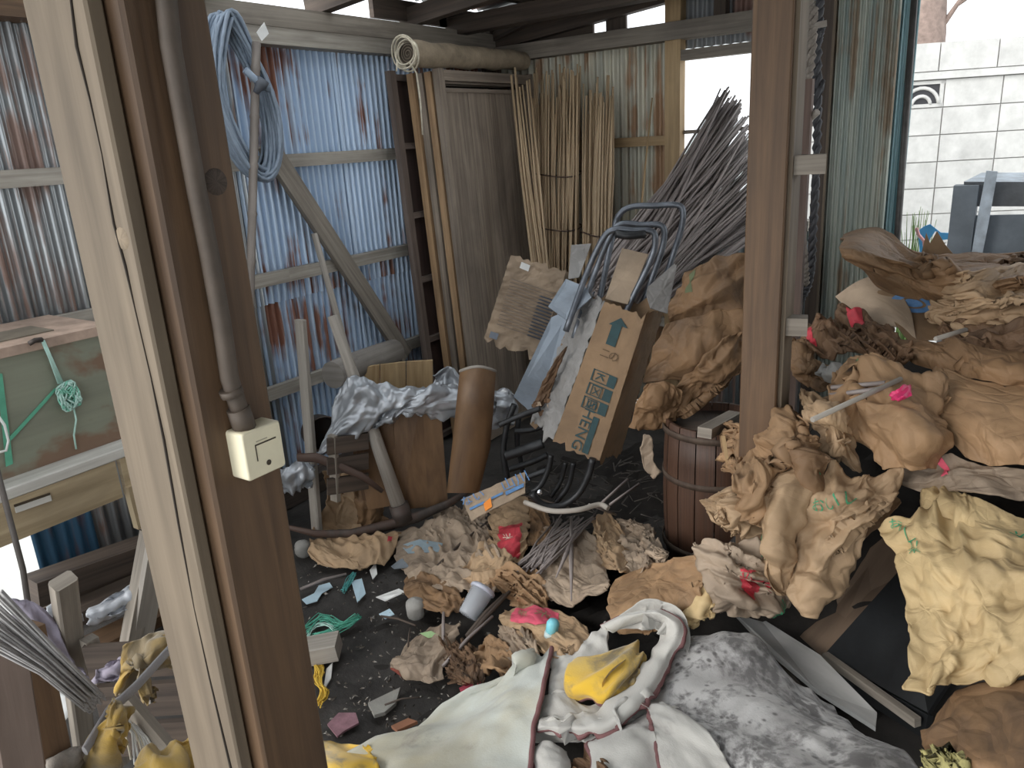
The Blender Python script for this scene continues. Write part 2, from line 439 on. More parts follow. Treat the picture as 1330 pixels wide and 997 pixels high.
def textmesh(txt, maxe):
    k = (txt, round(maxe, 3))
    if k in TXC: return TXC[k]
    cu = bpy.data.curves.new('t', 'FONT'); cu.body = txt; cu.size = 1; cu.align_x = 'CENTER'; cu.align_y = 'CENTER'; cu.resolution_u = 2
    o = bpy.data.objects.new('t', cu); me = bpy.data.meshes.new_from_object(o)
    bm = bmesh.new(); bm.from_mesh(me); bmesh.ops.triangulate(bm, faces=bm.faces[:])
    for _ in range(3):
        e = [x for x in bm.edges if x.calc_length() > maxe]
        if not e: break
        bmesh.ops.subdivide_edges(bm, edges=e, cuts=1); bmesh.ops.triangulate(bm, faces=[f for f in bm.faces if len(f.verts) > 3])
    bm.verts.ensure_lookup_table(); bm.verts.index_update()
    r = ([(v.co.x, v.co.y) for v in bm.verts], [[v.index for v in f.verts] for f in bm.faces])
    bm.free(); bpy.data.objects.remove(o); bpy.data.curves.remove(cu); bpy.data.meshes.remove(me)
    TXC[k] = r; return r
def flat_text(txt, c, xdir, ydir, size, nrmoff):
    g = G(); vs_, fs = textmesh(txt, 9)
    xdir = nrm(xdir); ydir = nrm(ydir)
    for x, y in vs_: g.v.append(np.asarray(c)+xdir*x*size+ydir*y*size+np.asarray(nrmoff))
    for f in fs: g.face(tuple(f), tuple((0., 0.) for _ in f))
    return g

# ------------------------------------------------------------------ materials
wd_grey = wood('weathered_grey_wood', (.16, .135, .11), (.34, .30, .25))
wd_girt = wood('girt_wood', (.25, .225, .19), (.5, .46, .4))
wd_brown = wood('brown_post_wood', (.075, .042, .022), (.17, .098, .05), 40, .6, (.03, .02, .015), .5)
wd_pale = wood('pale_timber', (.105, .08, .054), (.205, .16, .112), 30, .75, (.085, .065, .05), .6)
wd_dark = wood('dark_old_wood', (.035, .025, .02), (.11, .08, .06))
wd_door = wood('old_door_wood', (.16, .125, .097), (.37, .3, .235), 50, .7, (.05, .04, .035), .55)
wd_dooredge = wood('orange_door_edge_wood', (.26, .155, .08), (.52, .34, .19), 40, .65, (.07, .05, .04), .55)
wd_warm = wood('warm_board_wood', (.27, .17, .08), (.52, .37, .2), 30, .65)
wd_stained = wood('stained_board_wood', (.07, .033, .015), (.27, .155, .075), 10, .5, (.03, .015, .01), .75)
wd_bench = wood('bench_wood', (.28, .21, .12), (.48, .38, .24), 30, .7)
wd_benchtop = wood('whitened_bench_top', (.42, .40, .36), (.68, .66, .61), 22, .8, (.22, .2, .17), .4)
wd_ash = wood('ash_grey_handle_wood', (.25, .225, .195), (.45, .41, .36), 40, .7, (.15, .12, .1), .35)
wd_barrel = wood('barrel_wood', (.045, .022, .014), (.12, .06, .036), 30, .5)
bamboo_m = wood('dry_cane', (.34, .23, .135), (.66, .5, .32), 60, .55, (.12, .08, .05), .5)
bamboo_g = wood('grey_cane', (.12, .1, .095), (.36, .31, .29), 60, .5, (.05, .04, .04), .4)
bamboo_p = wood('old_bamboo_pole', (.14, .118, .103), (.3, .26, .23), 20, .5)
galv = rusty('galvanised_sheet', (.46, .48, .49), .75, (.25, .265, .275), .9, (30, .8), .33, (.2, .09, .05), .56)
bluesheet = rusty('blue_rusted_sheet', (.58, .71, .88), .95, (.42, .54, .7), .35, (34, .6), .4, (.24, .085, .035), .56, .11)
bluedeep = rusty('deep_blue_sheet', (.05, .16, .28), .4, (.02, .06, .11), .2, (16, 1.1), .5)
backsheet = rusty('yellowed_sheet', (.62, .58, .46), .8, (.40, .41, .36), .3, (16, .9), .5, (.3, .14, .05), .5)
roofsheet = rusty('roof_sheet', (.36, .37, .38), .7, (.2, .21, .22), .35, (8, 1), .5)
stacksheet = rusty('stacked_blue_green_sheet', (.34, .5, .53), .75, (.25, .38, .4), .3, (20, .4), .45, (.24, .15, .09), .58)
stackbeige = rusty('stacked_beige_sheet', (.55, .56, .48), .85, (.27, .33, .31), .3, (26, .3), .45, (.25, .17, .1), .54)
iron = rusty('rusted_iron', (.11, .09, .08), .9, (.06, .05, .045), .5, (6, 6), .6, (.075, .042, .03), .4)
steelblk = plain('black_frame_steel', (.035, .036, .038), .45, .5, .4, 20, .1)
steelgrey = plain('grey_tube_steel', (.16, .175, .2), .38, .6, .45, 15, .1)
soil = plain('damp_black_soil', (.05, .045, .041), .85, 0, .55, 9, .9, 45)
heapm = plain('mouldy_heap', (.026, .022, .019), .95, 0, .6, 12, .8, 40)
concrete = plain('pale_concrete', (.62, .61, .58), .9, 0, .25, 5, .3)
blockm = plain('concrete_block', (.58, .575, .555), .9, 0, .22, 7, .3, 80)
mortar = plain('mortar', (.42, .41, .39), .95, 0, .15)
ivory = plain('ivory_plastic', (.74, .68, .5), .42, 0, .1, 20, .03)
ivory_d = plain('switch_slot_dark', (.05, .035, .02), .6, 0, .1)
conduitm = plain('dusty_conduit', (.095, .072, .055), .65, 0, .35, 14, .15)
cablem = plain('grey_blue_cable', (.25, .31, .39), .5, 0, .2, 25, .05)
cabled = plain('cable_plug_dark', (.09, .1, .12), .5, 0, .2)
whitep = plain('white_plastic', (.78, .78, .76), .5, 0, .12)
ropew = plain('cream_cotton_rope', (.62, .56, .44), .9, 0, .25, 60, .3, 200)
ropeg = plain('grey_twisted_rope', (.24, .21, .18), .9, 0, .35, 60, .4, 160)
roped = plain('black_nylon_rope', (.045, .045, .05), .6, 0, .3, 60, .4, 160)
matroll = plain('rolled_mat', (.34, .27, .19), .85, 0, .4, 14, .4, 90)
greentin = rusty('green_painted_tin', (.27, .285, .215), .8, (.22, .23, .18), .1, (3.5, 2.2), .5, (.2, .1, .06), .6)
tinrim = plain('pinkish_rusted_rim', (.45, .33, .26), .8, 0, .35, 14, .3)
twine = plain('mint_twine', (.25, .62, .47), .6, 0, .2, 40, .1)
twine2 = plain('pale_mint_twine', (.5, .74, .66), .6, 0, .2, 40, .1)
strap = plain('green_strap', (.12, .42, .28), .45, 0, .2, 30, .05)
yellowtw = plain('yellow_twine', (.72, .47, .06), .6, 0, .25, 30, .1)
silver = plain('silver_sheeting', (.40, .42, .45), .3, .35, .3, 6, .3, 25)
plasticg = plain('grey_film', (.5, .52, .56), .3, 0, .3, 10, .3, 30)
kr_a = kraft('kraft_tan', (.345, .21, .11), .45)
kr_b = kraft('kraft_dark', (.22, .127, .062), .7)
kr_c = kraft('kraft_pale', (.42, .285, .168), .35)
kr_d = kraft('kraft_grey_pale', (.36, .275, .2), .75, (.1, .075, .055))
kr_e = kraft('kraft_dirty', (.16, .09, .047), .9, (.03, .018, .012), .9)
kr_y = kraft('kraft_yellowed', (.5, .368, .19), .3, (.22, .13, .06))
cb_b = kraft('cardboard_brown', (.24, .15, .08), .4, (.12, .08, .05), .12)
cb_g = kraft('cardboard_greyed', (.26, .25, .24), .7, (.13, .12, .11), .3)
cb_l = kraft('cardboard_light', (.40, .30, .21), .45, (.16, .12, .09), .15)
cb_blue = kraft('cardboard_blue_grey', (.25, .29, .34), .4, (.15, .15, .15), .15)
red = plain('red_print', (.55, .05, .07), .7, 0, .3, 30, .05)
pinkred = plain('pink_red_print', (.68, .1, .16), .7, 0, .25, 30, .05)
greenp = plain('green_print', (.06, .32, .16), .7, 0, .3, 40, .05)
whiteprint = plain('pale_print', (.7, .55, .45), .8, 0, .2)
teal = plain('teal_print', (.012, .045, .05), .7, 0, .25, 40, .05)
bluep = plain('blue_print', (.12, .26, .5), .7, 0, .3, 40, .05)
orange = plain('orange_sticker', (.9, .28, .03), .6, 0, .1)
darkprint = plain('dark_stripe_print', (.06, .07, .09), .8, 0, .2)
bl_white = cloth('white_blanket', (.48, .5, .46), (.38, .345, .25), (.2, .18, .16), 9., .56)
bl_grey = cloth('grey_mouldy_blanket', (.52, .51, .5), (.24, .23, .225), (.06, .055, .055), 34., .48, patch=(5, .4, .62), dots=42.)
bl_fold = cloth('dirty_white_blanket', (.5, .485, .45), (.33, .315, .29), (.17, .15, .14), 10., .56)
yellowc = cloth('yellow_cloth', (.66, .41, .035), (.58, .4, .1), (.17, .14, .09), 12., .53)
yellowrag = cloth('yellow_rag', (.46, .29, .05), (.2, .155, .09), (.11, .09, .065), 16., .5, patch=(9, .4, .62))
pipingm = plain('maroon_piping', (.2, .09, .09), .8, 0, .2)
pinkgrey = plain('mauve_cloth', (.3, .27, .33), .9, 0, .35, 12, .4)
bluetint = plain('pale_blue_scrap', (.55, .72, .82), .45, 0, .15)
stonem = plain('grey_stone', (.3, .29, .27), .85, 0, .3, 12, .5)
concs = plain('broken_concrete', (.33, .32, .29), .9, 0, .3, 10, .5)
pinkscrap = plain('mauve_scrap', (.32, .17, .2), .7, 0, .35, 25, .4)
clearp = glassy('clear_plastic', (.82, .85, .9), .12)
cyanp = plain('cyan_plastic', (.22, .62, .72), .4, 0, .2)
bluepaint = plain('grey_blue_paint', (.25, .29, .33), .6, 0, .25, 8, .2)
bluepeel = plain('peeling_pale_blue_paint', (.58, .66, .74), .6, 0, .35, 18, .3)
darkpaint = plain('dark_peeling_board', (.16, .17, .18), .8, 0, .4, 10, .4)
skyblue = plain('sky_blue_plastic', (.1, .4, .72), .4, 0, .15)
barkm = plain('tree_bark', (.28, .21, .18), .95, 0, .4, 14, .9, 25)
leafm = plain('grass_blade', (.24, .36, .1), .6, 0, .35, 20, 0)
blackbox = plain('black_lacquer_box', (.012, .013, .014), .35, 0, .4, 14, .15)
panelm = wood('brown_panel', (.13, .085, .055), (.25, .175, .12), 12, .6)
greyboard = wood('silvery_board', (.30, .295, .28), (.56, .55, .53), 10, .45, (.1, .095, .09), .6)

# ------------------------------------------------------------------ ground and floor
g = G(); g.box((-14, -6, -.12), (14, 16, -.03), 0); struct('ground', g, concrete, 'pale bare yard ground outside the shed')
n = 70; X, Y = np.meshgrid(np.linspace(-2.95, -.3, n), np.linspace(-.6, 4.2, n))
rng = np.random.default_rng(3)
Z = .012*np.sin(X*9+2*np.sin(Y*5))*np.cos(Y*7+X*3)+rng.normal(0, .004, X.shape)
g = G().grid(np.stack([X, Y, Z], 2), np.stack([X, Y], 2)); struct('floor', g, soil, 'dark damp earth floor of the shed')

# ------------------------------------------------------------------ corrugated sheets
def corrugated(p0, u, width, z0, z1, pitch, amp, nd, warp=.004, lean=0., rows=4, ph=0.):
    u = np.array(u, float); nd = np.array(nd, float); k = max(2, int(width/pitch*8)); P = np.zeros((rows, k+1, 3)); UV = np.zeros((rows, k+1, 2)); o = random.random()*9
    for a in range(rows):
        f = a/(rows-1)
        for b in range(k+1):
            s = width*b/k
            P[a, b] = np.array([p0[0], p0[1], 0])+u*s+nd*(amp*math.sin(2*math.pi*s/pitch+ph)+warp*math.sin(s*7+o)*math.sin(f*3+o)+lean*f)
            P[a, b, 2] = z0+(z1-z0)*f; UV[a, b] = (s+o, P[a, b, 2])
    return G().grid(P, UV)
WX, BY = -2.9, 4.13
wl = sroot('wall_left', 'long left wall of rusted corrugated sheets nailed to timber girts')
y = .30; k = 0
while y < 4.1:
    wdt = .66
    m = galv if y < 1.75 else bluesheet
    part('corrugated_sheet', corrugated((WX-.012-.006*(k % 2), y), (0, 1, 0), wdt, .96, 2.1, .05 if y < 1.75 else .038, .0135, (1, 0, 0)), m, wl)
    if y > 1.5:
        part('corrugated_sheet', corrugated((WX-.02-.006*(k % 2), y), (0, 1, 0), wdt, .04, 1.02, .05 if y < 1.75 else .038, .0135, (1, 0, 0)), m, wl)
    y += wdt-.03; k += 1
part('corrugated_sheet', corrugated((WX-.02, 1.06), (0, 1, 0), .22, .04, 1.02, .05, .009, (1, 0, 0)), bluedeep, wl, 'deep blue corrugated sheet')
part('corrugated_sheet', corrugated((WX-.026, 1.26), (0, 1, 0), .34, .04, 1.02, .05, .011, (1, 0, 0)), galv, wl)
for z in (1.585, 1.08, .56):
    for (ya, yb) in (((.3 if z > 1 else 1.06), 1.62), (1.62, 2.35), (2.35, 4.12)):
        part('girt', G().beam((WX+.02, ya, z), (WX+.02, yb, z), .036, .058), wd_girt, wl)
part('top_plate', G().beam((WX+.03, 1.65, 2.10), (WX+.03, 4.13, 2.10), .09, .07), wd_girt, wl)
part('top_plate', G().beam((WX+.02, 1.65, 2.177), (WX+.02, 4.13, 2.177), .12, .083), wd_grey, wl)
part('top_plate', G().beam((WX+.03, .3, 2.15), (WX+.03, 1.65, 2.15), .12, .14), wd_brown, wl, 'dark brown wall plate')
part('sill', G().beam((WX+.03, 1.0, .05), (WX+.03, 4.13, .05), .09, .1), wd_dark, wl)
a = tox(345, 185, WX+.06); b = tox(527, 462, WX+.06)
part('diagonal_brace', G().beam(a, b, .09, .03, (1, 0, 0)), wd_grey, wl)
for yy in (1.6, 2.02):
    part('stud', G().beam((WX+.04, yy, 0), (WX+.04, yy, 2.1), .07, .08), wd_grey, wl)
part('corner_post', G().box((-2.93, 4.03, 0), (-2.83, 4.13, 2.35)), wd_dark, wl)

wb = sroot('wall_back', 'back wall of yellowed corrugated sheets with a glassless window opening')
for k in range(2):
    part('corrugated_sheet', corrugated((-2.9+.6*k, BY+.012+.006*k), (1, 0, 0), .63 if k == 0 else .58, .04, 2.09, .05, .01, (0, -1, 0)), backsheet, wb)
for k in range(2):
    part('corrugated_sheet', corrugated((-1.72+.36*k, BY+.02+.005*k), (1, 0, 0), .4, .04, 1.12, .05, .01, (0, -1, 0)), galv, wb)
for k in range(2):
    part('corrugated_sheet', corrugated((-1.72+.4*k, BY+.03), (1, 0, 0), .42, 2.02, 2.5, .05, .01, (0, -1, 0)), roofsheet, wb)
part('girt', G().beam((-2.9, BY-.02, 1.57), (-1.74, BY-.02, 1.57), .036, .05), wd_warm, wb)
part('girt', G().beam((-2.9, BY-.02, 1.06), (-1.0, BY-.02, 1.06), .036, .05), wd_girt, wb)
part('girt', G().beam((-2.9, BY-.02, .56), (-1.0, BY-.02, .56), .036, .05), wd_girt, wb)
part('top_plate', G().beam((-2.9, BY-.03, 2.105), (-.9, BY-.03, 2.105), .1, .085), wd_grey, wb)
part('lintel', G().beam((-1.72, BY-.03, 1.985), (-.95, BY-.03, 1.985), .06, .05), wd_grey, wb)
part('stud', G().beam((-1.705, BY-.03, 0), (-1.705, BY-.03, 2.36), .085, .07, (0, 1, 0)), wd_warm, wb)
part('stud', G().beam((-1.46, BY-.03, 2.14), (-1.46, BY-.03, 2.42), .06, .06, (0, 1, 0)), wd_dark, wb)
part('gable_board', G().slab([(-2.9, BY, 2.14), (-2.2, BY, 2.14), (-2.2, BY, 2.41), (-2.9, BY, 2.34)], .02), wd_dark, wb)
part('gable_board', G().slab([(-2.12, BY, 2.14), (-2.0, BY, 2.14), (-2.0, BY, 2.43), (-2.12, BY, 2.42)], .02), wd_dark, wb)
part('window_sill', G().beam((-1.66, BY-.03, 1.12), (-.98, BY-.03, 1.12), .08, .05), wd_grey, wb)
part('window_bar', G().beam((-1.66, BY, 1.605), (-.98, BY, 1.605), .03, .02), wd_grey, wb)

skylight, _nt, _b = newmat('translucent_roof_sheet')
_b.inputs['Base Color'].default_value = (.85, .88, .9, 1); _b.inputs['Roughness'].default_value = .5
_tr = N(_nt, 'ShaderNodeBsdfTranslucent', {'Color': (.92, .95, .97)}); _mx = N(_nt, 'ShaderNodeMixShader', {0: .85, 1: _b.outputs[0], 2: _tr.outputs[0]})
_nt.links.new(_mx.outputs[0], _nt.nodes['Material Output'].inputs[0])
rf = sroot('ceiling', 'low pitched roof of corrugated sheets on dark rafters and purlins')
def roofz(x): return 2.31+.1*(x+2.9)
y = -.75; k = 0
while y < 4.2:
    wdt = .66; kk = int(wdt/.063*6)
    for (xa, xb) in ((-2.94, -1.0), (-1.06, 1.66)):
        P = np.zeros((3, kk+1, 3)); UV = np.zeros((3, kk+1, 2))
        for a_ in range(3):
            for b_ in range(kk+1):
                s_ = wdt*b_/kk; xx = xa+a_*(xb-xa)/2
                P[a_, b_] = (xx, y+s_, roofz(xx)+.06+.009*math.sin(2*math.pi*s_/.063)+.004*(k % 2)+(.012 if xa > -2 else 0)); UV[a_, b_] = (s_, xx)
        sky_ = xa < -2 and .4 < y < 3.0
        part('roof_sheet', G().grid(P, UV), skylight if sky_ else roofsheet, rf, 'translucent white roof sheet' if sky_ else None)
    y += .63; k += 1
for xx in (-2.55, -1.95, -1.35, -.75, -.1, .6, 1.3):
    part('purlin', G().beam((xx, -.7, roofz(xx)+.02), (xx, 4.25, roofz(xx)+.02), .05, .05), wd_warm if xx == -1.95 else wd_dark, rf)
for yy in (-.6, .5, 1.3, 2.1, 2.75, 3.4, 4.1):
    dp = .175 if yy > 4 else .09
    part('rafter', G().beam((-2.94, yy, roofz(-2.94)-.005-dp/2), (1.6, yy, roofz(1.6)-.005-dp/2), .06, dp), wd_dark, rf)
for yy in (3.1, 3.62):
    part('eaves_board', G().beam((-2.9, yy+.02, 2.29), (-2.9, yy+.6, 2.29), .03, .1), wd_warm if yy < 3 else wd_dark, rf)
part('tie_beam', G().beam((-2.9, 3.75, 2.24), (-.6, 3.75, 2.28), .09, .09), wd_dark, rf)
part('knee_brace', G().beam((-2.85, 4.08, 2.2), (-2.3, 4.0, 2.32), .05, .05), wd_dark, rf)
part('eaves_beam', G().beam((-.56, -.7, 2.42), (-.56, 4.2, 2.42), .1, .12), wd_dark, rf)

wr = sroot('wall_right_added', 'unseen corrugated wall added to cut the light from the right')  # out of view, added to hold back light from the right
for k in range(7):
    part('corrugated_sheet', corrugated((1.72+.006*(k % 2), -1.9+.63*k), (0, 1, 0), .66, .0, 2.75, .063, .009, (-1, 0, 0)), galv, wr)
part('girt', G().beam((1.68, -1.9, 1.3), (1.68, 2.5, 1.3), .04, .06), wd_grey, wr)
# ------------------------------------------------------------------ posts
t = thing('timber_post', 'big brown timber post with a pale cracked board on its face and a switch box', 'post', (-.84, .525, 0))
part('post', G().beam((-.84, .526, 0), (-.84, .526, 2.4), .14, .1, (0, 1, 0), 0, .004), wd_brown, t)
part('facing_board', G().beam((-.853, .464, 0), (-.853, .464, 2.4), .118, .02, (0, 1, 0), 1, .003), wd_pale, t, 'pale cracked board')
g = G()      # the long drying crack: a dark sliver on the board paints the shade in it
pts = [W(90, 0, 1), W(118, 150, 1), W(150, 300, 1), W(180, 420, 1), W(225, 600, 1), W(252, 800, 1), W(300, 997, 1)]
cr = [toy(p_[0], p_[1], .4535) for p_ in ((90, -20), (100, 60), (117, 130), (132, 200), (148, 290), (163, 345), (175, 400), (196, 490), (213, 570), (232, 680), (252, 790), (272, 880), (300, 997), (330, 1100))]
g.tube(cr, [.0012+.0008*math.sin(k*1.7) for k in range(len(cr))], 5, True); part('crack', g, plain('crack_shade', (.03, .022, .016), .95), t)
kn = toy(158, 310, .4535); g = G(); g.lathe([(0, .0012), (.006, .001), (.011, .0004), (.013, -.001)], kn, 14, (0, -1, 0)); part('knot', g, wood('knot_wood', (.2, .15, .1), (.28, .22, .15), 30), t)
kn = tox(281, 236, -.769); g = G(); g.lathe([(0, .001), (.008, .001), (.013, .0005), (.015, -.001)], kn, 14, (1, 0, 0)); part('knot', g, wd_dark, t)

t = thing('conduit_pipe', 'dusty grey conduit running down the brown post to the switch box', 'pipe', (-.76, .515, 1.3))
cp = [tox(p_[0], p_[1], -.757) for p_ in ((120, -420), (190, -140), (212, -40), (222, 60), (238, 150), (255, 245), (272, 330), (288, 420), (298, 490), (307, 520), (318, 552))]
part('pipe', G().tube(cp, .0105, 10), conduitm, t)
part('collar', G().tube([tox(299, 505, -.757), tox(302, 513, -.757)], .0135, 10), conduitm, t)
part('collar', G().tube([tox(309, 530, -.757), tox(318, 556, -.757)], .0135, 10), conduitm, t)
sw = tox(325, 580, -.77)
t = thing('switch_box', 'small ivory surface switch box on the brown timber post', 'switch box', (-.77, sw[1], sw[2]-.035))
sy, sz = sw[1]-.002, sw[2]+.0
def rbox(x0, x1, y0, y1, z0, z1, r=.004):
    g = G(); q = []
    for (yy, zz, a0) in ((y1-r, z1-r, 0), (y0+r, z1-r, 90), (y0+r, z0+r, 180), (y1-r, z0+r, 270)):
        for k in range(4): an = math.radians(a0+30*k); q.append((yy+r*math.cos(an), zz+r*math.sin(an)))
    n = len(q); i = 0
    for xx, sc in ((x0, 1), (x1-r*.6, 1), (x1-.0008, .965), (x1, .93)):
        cy_, cz_ = (y0+y1)/2, (z0+z1)/2
        for yy, zz in q: g.v.append(np.array([xx, cy_+(yy-cy_)*sc, cz_+(zz-cz_)*sc]))
    for a_ in range(3):
        for k in range(n): g.face((a_*n+k, a_*n+(k+1) % n, (a_+1)*n+(k+1) % n, (a_+1)*n+k), ((0, 0), (.01, 0), (.01, .01), (0, .01)), a_ > 0)
    g.face(tuple(3*n+k for k in range(n)), tuple((a_[0], a_[1]) for a_ in q))
    return g
part('box_body', rbox(-.77, -.74, sy-.028, sy+.028, sz-.029, sz+.031), ivory, t)
fx = -.7398
sl = part('test_slot', G().beam((fx, sy-.012, sz+.012), (fx, sy+.018, sz+.012), .0012, .0016), ivory_d, t)
part('slot_side', G().beam((fx, sy-.012, sz-.008), (fx, sy-.012, sz+.0125), .0012, .001, (0, 1, 0)), ivory_d, sl)
part('screw_hole', G().lathe([(.0034, 0), (.0034, .0006), (0, .0006)], (fx-.0002, sy+.003, sz-.015), 14, (1, 0, 0)), ivory_d, t)
part('cover_print', G().beam((fx, sy-.010, sz+.016), (fx, sy+.006, sz+.016), .0006, .0012), plain('faint_print', (.42, .38, .28), .6), t)

t = thing('timber_post', 'dark brown timber post with a pale edge standing behind the paper heap', 'post', (-.57, 1.99, 0))
part('post', G().beam((-.569, 1.99, 0), (-.569, 1.99, 2.35), .094, .118, (0, 1, 0), 3, .003), wd_brown, t)
part('lit_side_strip', G().beam((-.518, 1.985, 0), (-.518, 1.985, 2.35), .012, .075, (0, 1, 0), 2), wd_pale, t, 'pale strip for the lit side of the post')  # pale strip paints the light falling on the post's yard side
for (px, py) in ((1043, 214), (1021, 424)):
    c = W(px, py, 2.03)
    part('nailed_block', G().beam(c+np.array([-.035, .01, 0]), c+np.array([.045, .03, 0]), .05, .045), wd_grey, t)
t = thing('timber_post', 'dark corner post at the end of the window beside the stacked sheets', 'post', (-.93, 3.86, 0))
q_ = toy(1066, 200, 3.86); part('post', G().beam((q_[0], 3.86, 0), (q_[0], 3.86, 2.4), .055, .05, (0, 1, 0), 0), wd_dark, t)
part('pale_edge', G().beam((q_[0]+.03, 3.84, 0), (q_[0]+.03, 3.84, 2.4), .008, .02, (0, 1, 0)), wd_pale, t)

# ------------------------------------------------------------------ stacked sheets at the right
for k in range(4):
    gk = corrugated((-.925+.016*k, 3.9+.02*k), (1, 0, 0), .32 if k == 0 else .335, .02, 2.35, .022, .0075, (0, -1, 0), .003, .03, 4, k*.4)
    one('loose_corrugated_sheet', gk, stacksheet if k else stackbeige, ['blue-green corrugated sheet, foremost of the upright stack by the yard opening', 'rust-streaked corrugated sheet, second from the front of the upright stack', 'corrugated sheet, third from the front of the upright stack', 'corrugated sheet, backmost of the upright stack'][k], 'metal sheet', 'corrugated sheets stacked upright')
one('steel_pole', G().tube([(-.515, 3.8, .0), (-.555, 3.82, 2.3)], .014, 8), plain('dull_pole_steel', (.1, .095, .09), .5, .4, .3, 20), 'thin dark pole standing at the yard side of the stacked sheets', 'pole')

# ------------------------------------------------------------------ outdoors
wdir = nrm(RIGHT*math.cos(math.radians(8.5))-HEAD*math.sin(math.radians(8.5))); wn = np.cross(wdir, UP)
if np.dot(wn, HEAD) > 0: wn = -wn
w0 = W(1186, 57, 7.15); wt = w0[2]       # top left corner of the visible wall
t = thing('block_wall', 'pale concrete block boundary wall with a pierced ornamental block', 'wall', (w0[0], w0[1], -.03))
L0, L1 = -1.0, 4.6
part('mortar_core', G().beam(np.array([w0[0], w0[1], (wt-.03)/2])+wdir*L0-wn*.05, np.array([w0[0], w0[1], (wt-.03)/2])+wdir*L1-wn*.05, .08, wt, (0, 0, 1)), mortar, t)
zc = wt; bi = 0
vx = float(np.dot(toy(1207, 108, 7.0)-w0, wdir))
courses = [.21, .06]+[.205]*9
off = 0.
for ci, hgt in enumerate(courses):
    z1 = zc; z0 = zc-hgt; zc = z0
    if z0 < -.1: break
    dep = .11 if ci == 0 else (.15 if ci == 1 else .1)
    s0 = L0; step = .42 if ci != 1 else 5.6; st = -.06 if ci < 2 else 0.
    while s0 < L1:
        s1 = min(s0+step, L1); zm = (z0+z1)/2
        c0 = np.array([w0[0], w0[1], zm])+wdir*(s0+.005)-wn*.045; c1 = np.array([w0[0], w0[1], zm])+wdir*(s1-.005)-wn*.045
        if ci == 2 and s0 <= vx < s1:
            # ornamental block: frame, arcs and fan
            cc = np.array([w0[0], w0[1], 0])+wdir*vx
            ob = part('ornamental_block', G().beam(np.array([w0[0], w0[1], z1-.018])+wdir*s0-wn*.045, np.array([w0[0], w0[1], z1-.018])+wdir*s1-wn*.045, dep, .026), blockm, t)
            part('frame_bar', G().beam(np.array([w0[0], w0[1], z0+.018])+wdir*s0-wn*.045, np.array([w0[0], w0[1], z0+.018])+wdir*s1-wn*.045, dep, .026), blockm, ob)
            for (sa, sb) in ((s0+.005, vx-.13), (vx+.13, s1-.005)):
                if sb > sa: part('frame_side', G().beam(np.array([w0[0], w0[1], zm])+wdir*sa-wn*.045, np.array([w0[0], w0[1], zm])+wdir*sb-wn*.045, dep, hgt-.01), blockm, ob)
            for rr in (.07, .13):
                arc = [cc+wdir*rr*math.cos(a_)+UP*(z0+.02+rr*math.sin(a_)) for a_ in np.linspace(.1, math.pi-.1, 12)]
                part('arc', G().tube(arc, .014, 6), blockm, ob)
            part('shade_backing', G().beam(cc+UP*zm-wdir*.13-wn*.006, cc+UP*zm+wdir*.13-wn*.006, .004, hgt-.02), plain('void_shade', (.05, .05, .055), .9), ob)  # dark plate paints the shade behind the pierced openings
        elif ci == 8 and s0 <= float(np.dot(W(1300, 297, 7.1)-w0, wdir)) < s1:
            cc = np.array([w0[0], w0[1], zm])+wdir*(s0+s1)/2
            ob = part('ornamental_block', G().beam(c0+UP*.085, c1+UP*.085, dep, .026), blockm, t)
            part('shade_backing', G().beam(c0+wn*.04, c1+wn*.04, .004, hgt-.03), plain('void_shade', (.05, .05, .055), .9), ob)  # dark plate again paints the shade inside this block
            part('arc', G().tube([cc+wdir*.16*math.cos(a_)+UP*(-.09+.16*math.sin(a_)) for a_ in np.linspace(.2, math.pi-.2, 12)], .018, 6), blockm, ob)
        else:
            part('block' if ci != 1 else 'coping_strip', G().beam(c0, c1, dep, hgt-.008), blockm, t)
        s0 = s1 if s0 > L0 else L0+step*(.5 if ci % 1 else 1)+st
tp = W(1196, 60, 9.5); tp[2] = 0
t = thing('tree', 'bare grey-brown tree trunk rising beyond the block wall', 'tree', tp)
part('trunk', G().tube([tp, tp+[0, 0, 1.5], tp+[.02, 0, 2.4], tp+[-.02, 0, 3.1], tp+[.05, 0, 4.5]], [.26, .23, .2, .19, .17], 12), barkm, t)
part('branch', G().tube([tp+[.1, 0, 2.35], tp+[.35, 0, 2.75], tp+[.55, .05, 3.3]], [.035, .02, .008], 6), barkm, t)
part('branch', G().tube([tp+[.3, 0, 2.65], tp+[.62, 0, 2.85], tp+[.8, .05, 3.0]], [.016, .01, .005], 5), barkm, t)
# paint-peeled stand in the yard
DB = 3.6
def Wb(px, py, k=0): return W(px, py, DB+k)
b0 = Wb(1265, 330)
t = thing('painted_stand', 'blue-grey peeling painted wooden stand in the bright yard', 'stand', (b0[0], b0[1], -.03))
leg = Wb(1256, 240); part('leg', G().beam((leg[0], leg[1], -.03), leg, .085, .085, (0, 1, 0)), bluepaint, t)
e = Wb(1360, 234); part('top_board', G().slab([Wb(1252, 236), Wb(1370, 236), Wb(1370, 268), Wb(1252, 268)], .03), darkpaint, t)
part('top_board', G().slab([Wb(1252, 236), Wb(1275, 224, .25), Wb(1390, 224, .25), Wb(1370, 236)], .02), bluepeel, t)
part('lower_board', G().slab([Wb(1262, 280), Wb(1370, 278), Wb(1370, 400), Wb(1262, 400)], .02), bluepaint, t)
part('strut', G().slab([Wb(1281, 222, -.06), Wb(1296, 223, -.06), Wb(1284, 290, -.06), Wb(1262, 400, -.06), Wb(1250, 400, -.06), Wb(1270, 280, -.06)], .03), bluepeel, t, 'pale peeling strut')
